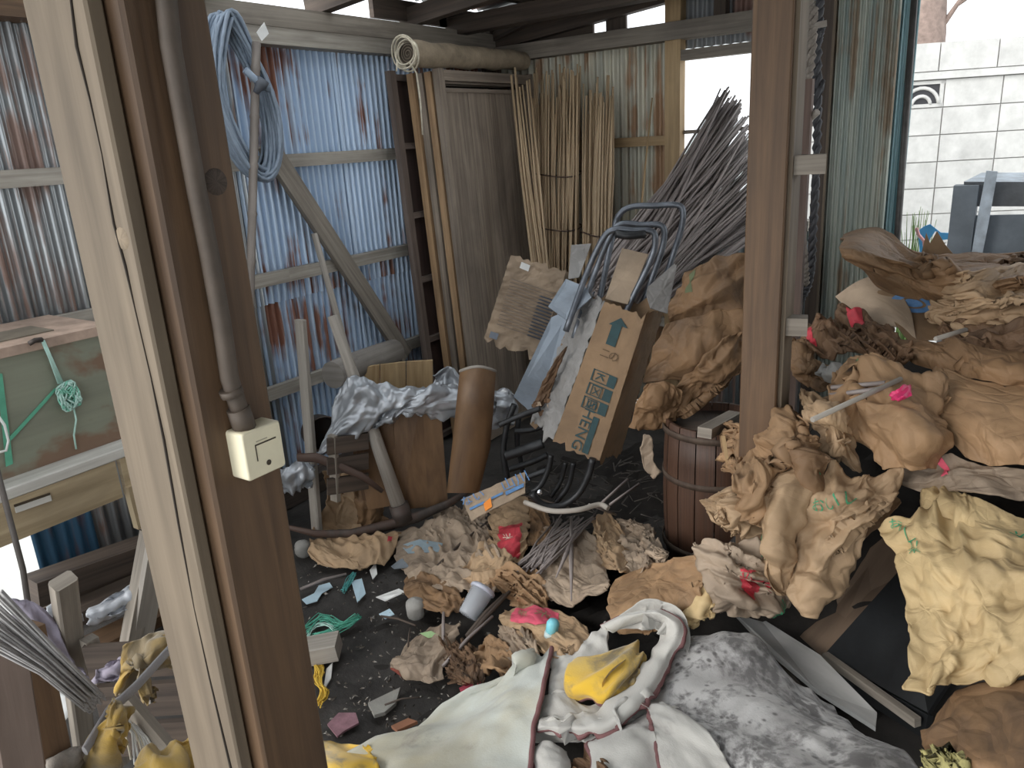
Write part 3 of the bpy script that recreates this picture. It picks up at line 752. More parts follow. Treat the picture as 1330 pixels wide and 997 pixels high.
leg = Wb(1390, 240); part('leg', G().beam((leg[0], leg[1], -.03), leg, .085, .085, (0, 1, 0)), bluepaint, t)
# sky-blue plastic sheet with jagged edge and a torn carton corner before it
pd = 4.2
one('plastic_pinwheel', G().slab([W(1192, 300, pd), W(1200, 294, pd), W(1208, 291, pd), W(1222, 302, pd), W(1242, 303, pd), W(1236, 310, pd), W(1222, 312, pd), W(1215, 300, pd), W(1208, 310, pd), W(1200, 345, pd), W(1196, 345, pd)], .01), skyblue, 'sky-blue plastic scrap sticking up in the yard beside the block wall', 'plastic scrap')
one('pink_streamer', G().tube([W(1190, 296, pd-.1), W(1193, 305, pd-.1), W(1200, 313, pd-.1), W(1204, 345, pd-.1), W(1204, 345, pd-.1)*[1, 1, 0]], .008, 5), plain('pink_plastic', (.85, .4, .38), .5), 'thin pink plastic strip beside the blue plastic scrap', 'plastic strip')
rng = random.Random(5)
t = thing('grass_tuft', 'tall yellow-green grass tuft growing at the foot of the stacked sheets', 'grass', W(1182, 345, 4.4)*[1, 1, 0])
for k in range(38):
    b_ = W(1172+rng.random()*34, 345, 4.2+rng.random()*.4); b_[2] = -.03
    tp_ = W(1168+rng.random()*36, 268+rng.random()*50, 4.3); mid = (b_+tp_)/2+[0, 0, .05]
    tp_ = tp_+[rng.uniform(-.06, .06), 0, 0]
    part('grass_blade', G().tube([b_, mid, tp_], [.006, .005, .001], 4, False), leafm, t)

# ------------------------------------------------------------------ along the left wall
# coil of cable
cc = tox(316, 115, -2.72)
t = thing('cable_coil', 'hank of grey-blue electric cable hung on the wall beside a bamboo pole', 'cable', cc-[0, 0, .35])
rng = random.Random(11)
for k in range(30):
    pts = []
    r1 = .105+.035*rng.random(); r2 = .27+.045*rng.random(); sh = rng.uniform(-.012, .012); xo = rng.uniform(-.03, .05)
    for a_ in np.linspace(0, 2*math.pi, 30, endpoint=False):
        zz = r2*math.cos(a_)-.03; yy = r1*math.sin(a_)*(.95-.35*max(0, math.cos(a_)))+.01*math.sin(2*a_+k)
        pts.append(cc+[xo+.01*math.sin(3*a_+k), yy+sh-.1*zz-.015, zz-.02*(k % 5)/5])
    part('cable_loop', G().tube(pts, .008, 6, False, True), cablem, t)
part('cable_tie', G().tube([cc+[.09, -.05, .06], cc+[.1, -.01, .02], cc+[.09, .05, -.01]], .014, 6), cablem, t)
pl = cc+[.1, .0, .0]
part('plug', G().lathe([(0, -.03), (.012, -.03), (.016, -.01), (.026, .005), (.026, .03), (0, .03)], pl, 14, (.3, .5, .8)), cabled, t, 'dark cable plug')
part('paper_tag', G().slab([cc+[.08, .04, .2], cc+[.08, .085, .24], cc+[.08, .1, .2], cc+[.08, .06, .17]], .002), whitep, t, 'white paper tag')
# bamboo pole
bp = [tox(333, 55, -2.66), tox(329, 160, -2.66), tox(331, 270, -2.66), tox(326, 345, -2.66)]
d_ = nrm(bp[0]-bp[-1]); base_ = bp[-1]-d_*(bp[-1][2]/d_[2])
L = np.linalg.norm(bp[0]-base_); pts = []; rad = []
for k in range(11):
    for o_, rr in ((-.012, .017), (0, .0205), (.012, .017)):
        f_ = (k+.5)/11*L+o_; pts.append(base_+d_*f_); rad.append(rr)
pts = [base_]+pts+[base_+d_*L]; rad = [.019]+rad+[.017]
one('bamboo_pole', G().tube(pts, rad, 10), bamboo_p, 'grey knotted bamboo pole standing against the wall by the cable hank', 'pole')
# second, thinner stick below the brace
a_ = tox(408, 303, -2.74); b_ = tox(437, 410, -2.7); dd = nrm(b_-a_); b2 = a_+dd*((.05-a_[2])/dd[2])
one('wooden_stick', G().tube([a_, (a_+b2)/2+[.006, 0, 0], b2], [.014, .016, .017], 8), wd_ash, 'thin grey stick leaning under the diagonal wall brace', 'stick')

# panel frame and door stack
lx = -2.795
a_ = tox(503, 92, lx); y0 = a_[1]; zt = a_[2]
t = thing('panelled_door', 'narrow old door with dark panels and ladder-like crossbars behind the door stack', 'door', (lx, y0+.4, 0))
ln = .10                                     # leaning towards the wall at the top
def fr(y, z, dx=0): return np.array([lx+.09*(1-z/1.98)+dx, y, z])
part('stile', G().beam(fr(y0+.02, .0), fr(y0+.02, zt), .042, .034, (1, 0, 0)), wd_dark if 0 else wood('purple_brown_wood', (.09, .065, .055), (.2, .155, .13), 45), t)
part('stile', G().beam(fr(y0+.8, .0), fr(y0+.8, zt), .042, .034, (1, 0, 0)), MC['purple_brown_wood'], t)
for z in (zt-.03, 1.62, 1.27, .93, .6, .28, .04):
    part('rail', G().beam(fr(y0+.03, z), fr(y0+.8, z), .03, .03), MC['purple_brown_wood'], t)
part('panel', G().slab([fr(y0+.03, .02, -.012), fr(y0+.79, .02, -.012), fr(y0+.79, zt-.02, -.012), fr(y0+.03, zt-.02, -.012)], .006), wood('dark_red_panel', (.035, .02, .017), (.085, .05, .04), 20), t)
labs = ['weathered sliding door, backmost of the stack against the wall', 'weathered sliding door, second from the wall in the stack', 'weathered sliding door, second from the front of the stack', 'weathered sliding door with broad grey boards, foremost of the stack by the cane bundles']
for k in range(4):
    X0 = -2.735+.052*k; X1 = X0-.0
    yb = tox(532, 95, -2.73)[1]+(.0, .008, -.004, .004)[k]; 
    yb = tox([531, 543, 554, 565][k], 92, X0)[1]; zt = [1.965, 1.962, 1.965, 1.975][k]
    def dp(y, z, dx=0): return np.array([X0+.10*(1-z/1.97)+dx, y, z])
    t = thing('sliding_door', labs[k], 'door', (X0, yb+.42, 0), 'stacked sliding doors')
    dm = wd_door if k == 3 else wd_dooredge
    for yy in (yb+.022, yb+.84):
        part('stile', G().beam(dp(yy, 0), dp(yy, zt), .044, .04, (1, 0, 0)), wd_dooredge if k in (0, 2) else wd_door, t)
    for z, hh in ((zt-.03, .05), (zt-.1, .02) if k == 3 else (1.0, .05), (.03, .06)):
        part('rail', G().beam(dp(yb+.04, z, .002), dp(yb+.82, z, .002), .038, hh), wd_door, t)
    nb = 4
    for j in range(nb):
        y1_ = yb+.044+j*.776/nb; y2_ = y1_+.776/nb-.003
        part('board', G().slab([dp(y1_, .05, .006), dp(y2_, .05, .006), dp(y2_, zt-.11, .006), dp(y1_, zt-.11, .006)], .012), wd_door, t)
# rolled mat on top, with a hank of rope
ra = W(528, 70, 3.72); rb = W(678, 79, 4.55)
ra = tox(530, 70, -2.6); rb = tox(680, 79, -2.62)
t = thing('rolled_mat', 'long brown rolled mat lying on top of the old doors', 'mat', (ra+rb)/2-[0, 0, .05])
g = G(); npt = 14
g.tube([ra+(rb-ra)*k/(npt-1)+np.array([0, 0, .004*math.sin(k*1.9)]) for k in range(npt)], [.062-.012*k/npt+.002*math.sin(k*2.3) for k in range(npt)], 16, False)
part('roll', g, matroll, t)
g = G(); sp = []
ax = nrm(rb-ra); b1 = nrm(np.cross(ax, UP)); b2_ = np.cross(b1, ax)
for k in range(60):
    an = k*.42; rr = .058*(1-k/66); sp.append(ra-ax*.002+(b1*math.cos(an)+b2_*math.sin(an))*rr)
part('spiral_end', G().tube(sp, .003, 5), plain('mat_end', (.2, .16, .12), .9), t)
g = G(); g.lathe([(0, 0), (.058, 0)], ra+ax*.004, 18, ax); part('end_face', g, plain('mat_end2', (.1, .08, .06), .9), t)
t = thing('rope_hank', 'cream rope looped over the end of the rolled mat', 'rope', ra-[0, 0, .08])
rng = random.Random(3)
for k in range(6):
    pts = []; r_ = .052+.018*rng.random(); c_ = ra-ax*(.012+.02*k/6)+[0, rng.uniform(-.02, .02), rng.uniform(-.01, .015)]
    for an in np.linspace(0, 2*math.pi, 22, endpoint=False):
        pts.append(c_+(b1*math.cos(an)*(1.1+.2*math.sin(an+k))+b2_*math.sin(an)*1.1)*r_-ax*.012*math.sin(2*an+k))
    part('rope_loop', G().tube(pts, .0045, 6, False, True), ropew, t)
tl = [ra-ax*.03+[.03, 0, -.04], tox(541, 95, -2.56), tox(546, 130, -2.53), tox(549, 175, -2.52)]
part('rope_tail', G().tube(tl, .004, 6), ropew, t)
part('rope_tail', G().tube([ra-ax*.03+[0, -.05, -.03], ra-ax*.035+[.0, -.06, -.08]], .004, 6), ropew, t)

# cane bundles
def cane(p0, p1, r, bend=.01, seg=5, rng=random):
    m1 = p0+(p1-p0)*.4+np.array([rng.uniform(-bend, bend), rng.uniform(-bend, bend), 0]); m2 = p0+(p1-p0)*.75+np.array([rng.uniform(-bend, bend), rng.uniform(-bend, bend), 0])
    return G().tube([p0, m1, m2, p1], [r*1.1, r, r*.9, r*.7], seg)
def bundle(label, pts_top, pts_mid, zmid, nc, mat, ties, spread, tops, seed, yc=3.86, rr=.0075):
    rng = random.Random(seed)
    x0, x1 = pts_top; xm0, xm1 = pts_mid
    t = thing('cane_bundle', label, 'cane bundle', ((xm0+xm1)/2, yc-.12, 0), 'bundles of dry canes in the corner')
    for k in range(nc):
        u = rng.random(); dpt = rng.uniform(-1, 1)*math.sqrt(max(0, 1-(2*u-1)**2))
        hz = tops[0]+(tops[1]-tops[0])*rng.random()
        top = np.array([x0+(x1-x0)*(u+rng.uniform(-.06, .06)), yc+.05+spread*dpt*.9, hz])
        bot = np.array([xm0+(xm1-xm0)*u, yc-.14+spread*dpt, .02])
        part('cane', cane(bot, top, rr*rng.uniform(.8, 1.25), .012, 5, rng), mat, t)
    for z in ties:
        f_ = z/1.9; xa = xm0+(x0-xm0)*f_; xb = xm1+(x1-xm1)*f_; yy = yc-.14+.19*f_
        ring = [np.array([(xa+xb)/2+((xb-xa)/2+.008)*math.cos(a_), yy+(spread+.012)*math.sin(a_), z+.012*math.sin(a_*2)]) for a_ in np.linspace(0, 2*math.pi, 24, endpoint=False)]
        part('tie_wire', G().tube(ring, .004, 5, False, True), iron, t)
BB = 3.86
xl = toy(690, 150, BB)[0]; xr = toy(750, 150, BB)[0]
bundle('thick tied bundle of tall dry tan canes beside the old doors', (xl-.01, xr+.0), (xl+.03, xr+.01), 1, 90, bamboo_m, (1.42, 1.13, .8), .085, (1.72, 2.0), 1)
xl2 = toy(757, 150, BB)[0]; xr2 = toy(790, 150, BB)[0]
bundle('slim tied bundle of dry canes in the corner beside the thick bundle', (xl2-.01, xr2+.005), (xl2+.02, xr2+.0), 1, 44, bamboo_m, (1.1, .7), .06, (1.6, 1.95), 2)
rng = random.Random(9)
t = thing('cane_bundle', 'few split bamboo laths leaning on the front of the grey door', 'cane bundle', (-2.2, 3.5, 0), 'bundles of dry canes in the corner')
for k in range(9):
    a_ = toy(664+k*3.1+rng.uniform(-2, 2), 85+rng.uniform(0, 34)+(0 if k < 3 else 18), 3.66+.02*(k % 3)); b_ = toy(692+k*2.6, 340, 3.56+.015*(k % 3)); dd = nrm(b_-a_); b_ = a_+dd*((.02-a_[2])/dd[2])
    part('lath', cane(b_, a_, .009 if k in (0, 1) else .007, .008, 5, rng), bamboo_m, t)
a_ = toy(847, 127, 4.03); b_ = toy(829, 292, 3.9); dd = nrm(b_-a_); b_ = a_+dd*((.02-a_[2])/dd[2])
one('thin_stick', G().tube([b_, (a_+b_)/2+[.01, 0, 0], a_], [.008, .007, .004], 6), wd_warm, 'single thin stick leaning on the back wall beside the window', 'stick')
# dark canes leaning across the window
rng = random.Random(21)
for k in range(250):
    u = rng.random()**1.15*1.05; v = rng.random()
    A_ = W(866+rng.uniform(-3, 22), 236+140*u+rng.uniform(-10, 10), 3.85-.35*u-.12*v); B_ = W(937+42*u+rng.uniform(-8, 14), 126+168*u+rng.uniform(-12, 12), 4.22-.3*u-.12*v)
    dr_ = (B_-A_); foot = A_-dr_*((A_[2]-.03)/dr_[2]); top = B_+dr_*(.35*min(1, u*1.6)*rng.uniform(.5, 1)+.06*rng.random())
    ty_ = (4.07-B_[1])/max(dr_[1], 1e-3)
    top = B_+dr_*min(ty_, np.linalg.norm(top-B_)/np.linalg.norm(dr_))
    if foot[1] < 2.95: foot = A_-dr_*((A_[1]-2.95)/dr_[1])
    g = cane(foot, top, 0.0068*rng.uniform(.8, 1.25), .01, 5, rng)
    one('dark_cane', g, bamboo_g, 'thin grey-brown cane in the heap leaning across the window', 'cane', 'grey canes leaning across the window')
# ropes hanging behind the timber post
def twist(path, r, mat, t, name='strand', n=60, turns=16):
    P = catmull(np.array(path), n)
    for k in range(2):
        pts = []
        for i in range(n):
            a_ = nrm(P[min(i+1, n-1)]-P[max(i-1, 0)]); b_ = nrm(np.cross(a_, [.3, 1, 0])); c_ = np.cross(a_, b_); an = i/n*turns*2*math.pi+k*math.pi
            pts.append(P[i]+(b_*math.cos(an)+c_*math.sin(an))*r*.55)
        part(name, G().tube(pts, r*.62, 6), mat, t)
rd = 3.2
t = thing('hanging_rope', 'grey twisted rope hanging in loops behind the dark timber post', 'rope', W(1045, 450, rd))
twist([W(1052, -10, rd), W(1050, 60, rd), W(1042, 180, rd), W(1036, 300, rd), W(1034, 390, rd), W(1026, 450, rd)], .016, ropeg, t)
twist([W(1058, 10, rd), W(1052, 90, rd), W(1040, 140, rd), W(1036, 240, rd), W(1044, 330, rd), W(1046, 370, rd)], .016, ropeg, t)
t = thing('hanging_rope', 'black nylon rope dangling in front of the window post', 'rope', W(1060, 450, rd+.2))
twist([W(1066, -10, rd+.2), W(1062, 60, rd+.2), W(1062, 140, rd+.2), W(1060, 220, rd+.2), W(1056, 300, rd+.2), W(1052, 360, rd+.2), W(1040, 390, rd+.2)], .017, roped, t)
twist([W(1070, 30, rd+.2), W(1058, 80, rd+.2), W(1063, 120, rd+.2), W(1068, 105, rd+.2)], .012, roped, t)
t = thing('old_plank', 'dark narrow plank standing upright behind the ropes', 'plank', W(1048, 400, 3.0)*[1, 1, 0])
a_ = W(1047, 103, 3.0); part('plank', G().beam((a_[0], a_[1], 0), a_, .05, .03, (0, 1, 0)), wood('red_brown_plank', (.07, .045, .035), (.15, .1, .08), 40), t)
for (pa, pb) in (((1040, 37), (1074, 30)), ((1040, 165), (1062, 145))):
    one('short_stick', G().tube([W(pa[0], pa[1], 3.05 if pa[1] > 100 else 3.2), W(pb[0], pb[1], 3.0 if pa[1] > 100 else 3.2)], .012, 6), wd_ash, ['short grey stick wedged high among the hanging ropes', 'short grey stick wedged lower among the hanging ropes'][pa[1] > 100], 'stick')

# ------------------------------------------------------------------ workbench and what is on it
t = thing('workbench', 'old wooden workbench with a whitened top and a slot handled drawer', 'workbench', (-2.6, .8, 0))
part('bench_top', G().beam((-2.577, .1, .735), (-2.577, 1.30, .735), .475, .035, (0, 0, 1), 0, .004), wd_benchtop, t)
dr = part('drawer', G().beam((-2.352, .15, .655), (-2.352, 1.135, .655), .022, .125), wd_bench, t)
h0 = tox(20, 662, -2.338); h1 = tox(66, 646, -2.338)
part('slot_handle', G().beam(h0, h1, .006, .018), wd_benchtop, dr, 'pale slot handle')
part('handle_gap_shade', G().beam(h0+[-.001, 0, .012], h1+[-.001, 0, .012], .006, .007), ivory_d, dr)  # dark strip paints the shade in the gap above the handle
part('apron_end', G().beam((-2.352, 1.15, .655), (-2.352, 1.29, .655), .022, .125), wd_bench, t)
for yy in (.2, 1.25):
    for xx in (-2.37, -2.77)[:1 if yy > 1 else 2]:
        part('leg', G().beam((xx, yy, 0), (xx, yy, .72), .055, .055, (0, 1, 0)), wd_bench, t)
part('stretcher', G().beam((-2.77, .2, .5), (-2.77, 1.25, .5), .03, .06), wd_grey, t)
bk = toz(178, 650, .62)
part('corner_block', G().beam(tox(172, 628, -2.34), tox(186, 682, -2.34), .05, .03, (1, 0, 0)), wd_bench, t)
one('bench_prop', G().beam(tox(208, 690, -2.25), toz(180, 850, .02), .07, .025, (1, 0, 0)), wd_ash, 'nail-holed pale lath propped slantwise under the bench end', 'lath')
one('prop_plank', G().beam(tox(196, 690, -2.32), toz(165, 860, .02), .05, .05, (1, 0, 0)), wd_grey, 'grey slanting timber beside the nail-holed lath', 'timber')
# green tin box
zb = .753; xf = -2.42
yb0, yb1 = .1, 1.24; zt = tox(0, 462, xf)[2]
t = thing('tin_chest', 'rust-streaked green tin chest on the workbench', 'chest', (-2.6, .7, zb))
part('chest_body', G().box((-2.79, yb0, zb), (xf, yb1, zt)), greentin, t)
part('lid_rim', G().box((-2.81, yb0-.01, zt-.006), (xf+.012, yb1+.012, zt+.022)), tinrim, t, 'pinkish rusted lid rim')
part('lid_plate', G().slab([np.array(p_) for p_ in ((-2.50, .93, zt+.026), (-2.50, 1.12, zt+.026), (-2.65, 1.12, zt+.026), (-2.65, .93, zt+.026))], .006), plain('brown_plate', (.2, .17, .13), .6), t, 'brown plate on the lid')
part('hasp', G().tube([tox(38, 446, xf+.02), tox(45, 442, xf+.03), tox(54, 441, xf+.02)], .008, 6), iron, t)
xs = xf+.006
t = thing('green_strap', 'flat green strap tied round the tin chest', 'strap', tox(8, 600, xs))
part('strap_band', G().slab([tox(-4, 485, xs), tox(3, 485, xs), tox(17, 602, xs), tox(8, 606, xs)], .002), strap, t)
part('strap_band', G().slab([tox(12, 568, xs), tox(70, 505, xs), tox(76, 502, xs), tox(60, 522, xs), tox(20, 566, xs), tox(5, 582, xs)], .002), strap, t)
t = thing('twine_tassel', 'tangled mint twine hanging from the lid of the tin chest', 'twine', tox(96, 585, xs))
rng = random.Random(4)
for k in range(4):
    part('cord', G().tube([tox(54+k, 442, xs+.01), tox(64+k*2, 465+2*k, xs+.005), tox(76+2*k, 498, xs+.005)], .003, 5), twine2, t)
c_ = tox(89, 512, xs+.015)
for k in range(16):
    a0 = rng.random()*6; r1, r2 = .02+.012*rng.random(), .03+.016*rng.random()
    part('tangle', G().tube([c_+[.012*math.sin(3*a_+k), r1*math.cos(a_+a0), r2*math.sin(a_+k)-.005] for a_ in np.linspace(0, 2*math.pi, 14, endpoint=False)], .0028, 4, False, True), twine2 if k % 3 else twine, t)
part('cord', G().tube([tox(95, 525, xs+.01), tox(99, 545, xs+.005), tox(96, 565, xs+.005), tox(99, 583, xs)], .003, 5), twine2, t)
one('cord_loop', G().tube([tox(-6, 535, xs+.03), tox(6, 552, xs+.03), tox(11, 572, xs+.03), tox(8, 585, xs+.03), tox(-5, 588, xs+.03)], .004, 6), whitep, 'white plastic cord looping in front of the green strap', 'cord')

# ------------------------------------------------------------------ clutter under and before the bench
one('upright_stake', G().beam(toz(112, 985, .02), W(82, 754, 1.78), .05, .035, (1, 0, 0), 0, .005), wd_grey, 'thick grey square stake standing upright below the bench', 'stake')
one('square_timber', G().beam(W(-8, 815, 1.3), W(40, 1120, 1.22), .06, .06, (1, 0, 0), 0, .003), wood('mauve_brown_timber', (.16, .115, .09), (.27, .2, .165), 30), 'square brown timber standing in front of the wire broom', 'timber')
one('square_timber', G().beam(W(30, 815, 1.45), W(72, 1010, 1.4), .05, .05, (1, 0, 0)), wd_brown, 'thin brown timber behind the square timber under the bench', 'timber')
one('steel_rod', G().tube([tox(-4, 610, -2.2), tox(30, 740, -2.15), toz(62, 960, .05)], .008, 6), plain('brown_rod', (.1, .085, .075), .6), 'thin dark rod standing in front of the bench drawer', 'rod')
rng = random.Random(8)
t = thing('wire_broom', 'grey frayed brush of long stiff fibres slanting across the clutter under the bench', 'broom', W(70, 930, 1.5))
for k in range(80):
    u = rng.uniform(-1, 1); v = rng.uniform(-1, 1)
    a_ = W(-14+16*u, 800-34*u, 1.2+.03*v); m_ = W(62+10*u, 858-17*u, 1.22+.03*v); b_ = W(122+12*u+6*v, 912-10*u+6*v, 1.24+.02*v)
    part('fibre', G().tube([a_, m_, b_], [.0016, .002, .0018], 4), plain('grey_fibre', (.34, .325, .32), .7, 0, .35, 40), t)
one('mauve_cloth', Patch([[(12, 775), (40, 780), (70, 800)], [(30, 830), (70, 850), (95, 860)], [(70, 890), (100, 895), (118, 880)]], 24, 24, .012, .07, 5, d=1.85).solid(.02), pinkgrey, 'mauve-grey cloth scrap behind the fibre broom', 'cloth')
# boards on the floor at the foot of the wall
for k, (pa, pb, hh) in enumerate((((40, 768), (205, 708), .09), ((90, 800), (215, 745), .05), ((120, 840), (215, 792), .04))):
    a_ = tox(pa[0], pa[1], -2.72+.13*k); b_ = tox(pb[0], pb[1], -2.72+.13*k); a_[2] = max(a_[2], hh/2+.02); b_[2] = max(b_[2], hh/2+.02)
    b_ = b_+(b_-a_)*.5
    one('floor_plank', G().beam(a_, b_, .11, hh), [wd_dark, wd_dark, wd_brown][k], ['thick dark plank lying along the foot of the left wall', 'dark plank lying under the film-wrapped bundle', 'wide brown plank lying in front of the film-wrapped bundle'][k], 'plank')
one('film_bundle', Patch([[(112, 790, .0), (150, 770), (185, 745), (225, 722)], [(112, 800, -.05), (150, 785, -.06), (190, 762, -.06), (230, 740, -.06)], [(115, 812), (155, 800), (195, 782), (235, 765)]], 26, 40, .008, .06, 9, d=2.66).solid(.05), plasticg, 'long bundle wrapped in creased grey plastic film under the bench', 'bundle')
one('crumpled_film', Patch([[(60, 790), (80, 775), (98, 790)], [(66, 815), (85, 805), (105, 812)], [(70, 840), (90, 830), (108, 836)]], 20, 20, .015, .05, 14, d=2.1).solid(.03), plasticg, 'small crumpled scrap of film behind the upright stake', 'film scrap')
for nm, rows, d_, lab in (
    ('a', [[(160, 840), (195, 822), (228, 818), (250, 830)], [(150, 890, -.03), (185, 858, -.05), (215, 842, -.05), (248, 850)], [(158, 905), (182, 885), (205, 868), (240, 868)]], 1.62, 'torn yellow rag hanging over the timbers behind the big post'),
    ('b', [[(148, 905), (160, 915), (170, 935)], [(140, 930, -.02), (150, 945, -.04), (158, 955)], [(122, 960), (145, 965, -.04), (148, 975)], [(95, 1020), (125, 1010, -.03), (155, 1010)]], 1.4, 'long yellow rag trailing down in front of the fibre broom'),
    ('c', [[(175, 992), (215, 970), (262, 960)], [(180, 1010, -.03), (225, 990, -.04), (268, 985)], [(190, 1040), (235, 1030), (275, 1030)]], 1.25, 'yellow and grey rag lying at the foot of the big post'),
    ('d', [[(182, 862), (192, 870), (196, 880)], [(178, 885), (188, 890), (194, 895)], [(184, 905), (190, 906), (193, 900)]], 1.58, 'small yellow cloth tongue hanging below the torn rag')):
    one('yellow_rag', Patch(rows, 30, 30, .014, .05, ord(nm)-70, d=d_).solid(.018), yellowrag, lab, 'rag')
one('grey_webbing', G().tube([W(110, 975, 1.36), W(140, 925, 1.42), W(175, 893, 1.47), W(205, 860, 1.52), W(232, 830, 1.58)], [.012]*5, 8, True, False, .35), cloth('webbing', (.3, .29, .3), (.2, .18, .17)), 'grey webbing band running along the edge of the yellow rags', 'webbing')
one('slanting_lath', G().beam(W(155, 906, 1.5), W(222, 985, 1.45), .02, .05, (0, 0, 1)), wd_grey, 'thin lath slanting down in front of the dark crate', 'lath')
t = thing('wooden_crate', 'small dark wooden crate half hidden by the big post', 'crate', toz(225, 975, .02))
c_ = W(222, 905, 1.75)
for dz in (-.11, 0, .11):
    part('slat', G().beam(c_+[-.14, -.1, dz], c_+[.1, .07, dz], .015, .09), wd_dark, t)
for s_ in ((-.13, -.1), (.09, .07)):
    part('corner_batten', G().beam(c_+[s_[0]-.02, s_[1]+.02, -.2], c_+[s_[0]-.02, s_[1]+.02, .16], .03, .03, (0, 1, 0)), wd_grey, t)
g_ = thing('twine_scrap', 'pale stringy twine scrap hanging from the dark crate', 'twine', W(170, 960, 1.5))
for k in range(9):
    part('cord', G().tube([W(152+k*3, 925+k*2, 1.47), W(165+k*3+rng.uniform(-4, 4), 950+k, 1.46), W(172+k*4+rng.uniform(-4, 4), 985+rng.uniform(-8, 8), 1.45)], .0022, 4), whitep if k % 3 else ropew, g_)
one('grey_sack', Patch([[(138, 868), (160, 855), (172, 860)], [(122, 870), (150, 872, -.03), (168, 875)], [(130, 878), (150, 885), (165, 885)]], 20, 20, .012, .05, 31, d=1.72).solid(.03), pinkgrey, 'small mauve-grey cloth lump beside the torn yellow rag', 'cloth')
one('enamel_lid', G().lathe([(0, .004), (.05, .004), (.06, .0), (.062, -.004)], toz(62, 925, .2), 20, (.2, -.3, .9)), whitep, 'pale round lid lying behind the thin brown timber', 'lid')
one('fringe_knot', Patch([[(60, 990), (75, 980), (95, 985)], [(62, 1010, -.03), (78, 1005, -.05), (98, 1005)], [(65, 1040), (80, 1040), (100, 1040)]], 20, 20, .014, .03, 33, d=1.4).solid(.03), ropeg, 'knotted grey fibre end at the foot of the fibre broom', 'fibre knot')

# ------------------------------------------------------------------ middle: tools, log, boards
# log against the wall
a_ = tox(432, 487, -2.55); b_ = tox(505, 458, -2.62); 
one('log', G().tube([a_, a_+(b_-a_)*.3, a_+(b_-a_)*.7, b_+(b_-a_)*.12], [.062, .066, .064, .058], 14), wood('grey_log', (.2, .18, .16), (.36, .33, .3), 30), 'short grey log resting against the foot of the blue wall', 'log')
zf = .05
# pickaxe
pk = toz(522, 668, .12)
t = thing('pickaxe', 'rusty pickaxe with a thick pale round handle standing on its head', 'pickaxe', pk-[0, 0, .1])
top = W(432, 410, math.hypot(pk[0], pk[1])+.12)
part('handle', G().tube([pk, pk+(top-pk)*.4, pk+(top-pk)*.75, top], [.033, .028, .024, .022], 12), wd_ash, t)
dl = math.hypot(pk[0], pk[1])
hd = [W(p_[0], p_[1], dl+k_) for p_, k_ in (((372, 684), .02), ((410, 693), .0), ((455, 693), -.01), ((500, 683), -.01), ((540, 672), .0), ((580, 655), .03), ((615, 634), .06))]
part('head', G().tube(hd, [.010, .017, .022, .026, .026, .02, .011], 8, True, False, .7), iron, t, 'curved rusty iron head')
part('eye_socket', G().tube([pk-nrm(top-pk)*.03, pk+nrm(top-pk)*.05], .042, 10), iron, t)
# second mattock
st = toz(412, 690, .03); tp2 = W(390, 415, math.hypot(st[0], st[1])+.06)
t = thing('mattock', 'mattock with a flat squared grey handle and a bowed iron blade', 'mattock', st)
part('handle', G().beam(st, tp2, .05, .03, (0, 1, 0), 0, .006), wd_ash, t)
ds = math.hypot(st[0], st[1])
bl = [W(p_[0], p_[1], ds-.12-.02*k) for k, p_ in enumerate(((386, 594), (410, 594), (440, 605), (470, 618), (497, 638)))]
part('blade', G().tube(bl, [.018, .022, .02, .016, .01], 8, True, False, .45), iron, t, 'bowed dark iron blade')
# crate of pale boards with silver sheeting
t = thing('board_crate', 'tall crate of stained wooden boards half wrapped in silver sheeting', 'crate', toz(520, 665, .03))
part('board', G().slab([W(450, 520, 3.15), W(510, 540, 3.1), W(518, 655, 3.1), W(478, 662, 3.12)], .02), wd_stained, t)
part('board', G().slab([W(500, 515, 3.12), W(548, 512, 3.1), W(556, 658, 3.08), W(520, 662, 3.08)], .02), wd_stained, t)
part('board', G().slab([W(545, 512, 3.1), W(572, 522, 3.1), W(582, 655, 3.08), W(553, 660, 3.08)], .02), wd_stained, t)
for pa in (((466, 478), (494, 474)), ((494, 474), (528, 470)), ((528, 470), (563, 468))):
    part('board', G().slab([W(pa[0][0], pa[0][1], 3.5), W(pa[1][0]-1, pa[1][1], 3.5), W(pa[1][0], 600, 3.5), W(pa[0][0], 600, 3.5)], .02), wd_warm, t)
part('side_board', G().slab([W(450, 522, 3.15), W(455, 485, 3.5), W(480, 620, 3.5), W(478, 660, 3.13)], .015), wd_stained, t)
t = thing('wooden_stave', 'single curved stained stave standing upright beside the board crate', 'stave', toz(605, 640, .03))
P = []
for j, (yy) in enumerate((484, 530, 580, 640)):
    x0_, x1_ = ((597, 644), (592, 641), (587, 637), (580, 622))[j]
    P.append([W(x0_+(x1_-x0_)*k/6, yy-(6*math.sin(math.pi*k/6) if j == 0 else 0), 2.95-.03*math.sin(math.pi*k/6)) for k in range(7)])
P = np.array(P); UV = np.array([[(j*.15, k*.02) for k in range(7)] for j in range(4)], float)
g = G(); g.grid(P, UV); B_ = P+HEAD*.022; g.grid(B_, UV, True, True)
for j in range(3):
    for k_ in (0, 6):
        i = j*7+k_; g.face((i, i+7, 28+i+7, 28+i) if k_ == 0 else (i+7, i, 28+i, 28+i+7), ((0, 0),)*4)
for k_ in range(6): g.face((k_+1, k_, 28+k_, 28+k_+1), ((0, 0), (.02, 0), (.02, .02), (0, .02)))
part('stave_board', g, wd_stained, t)
part('pale_rim', G().tube([p_+HEAD*.01+UP*.003 for p_ in P[0]], .007, 5), wd_ash, t)
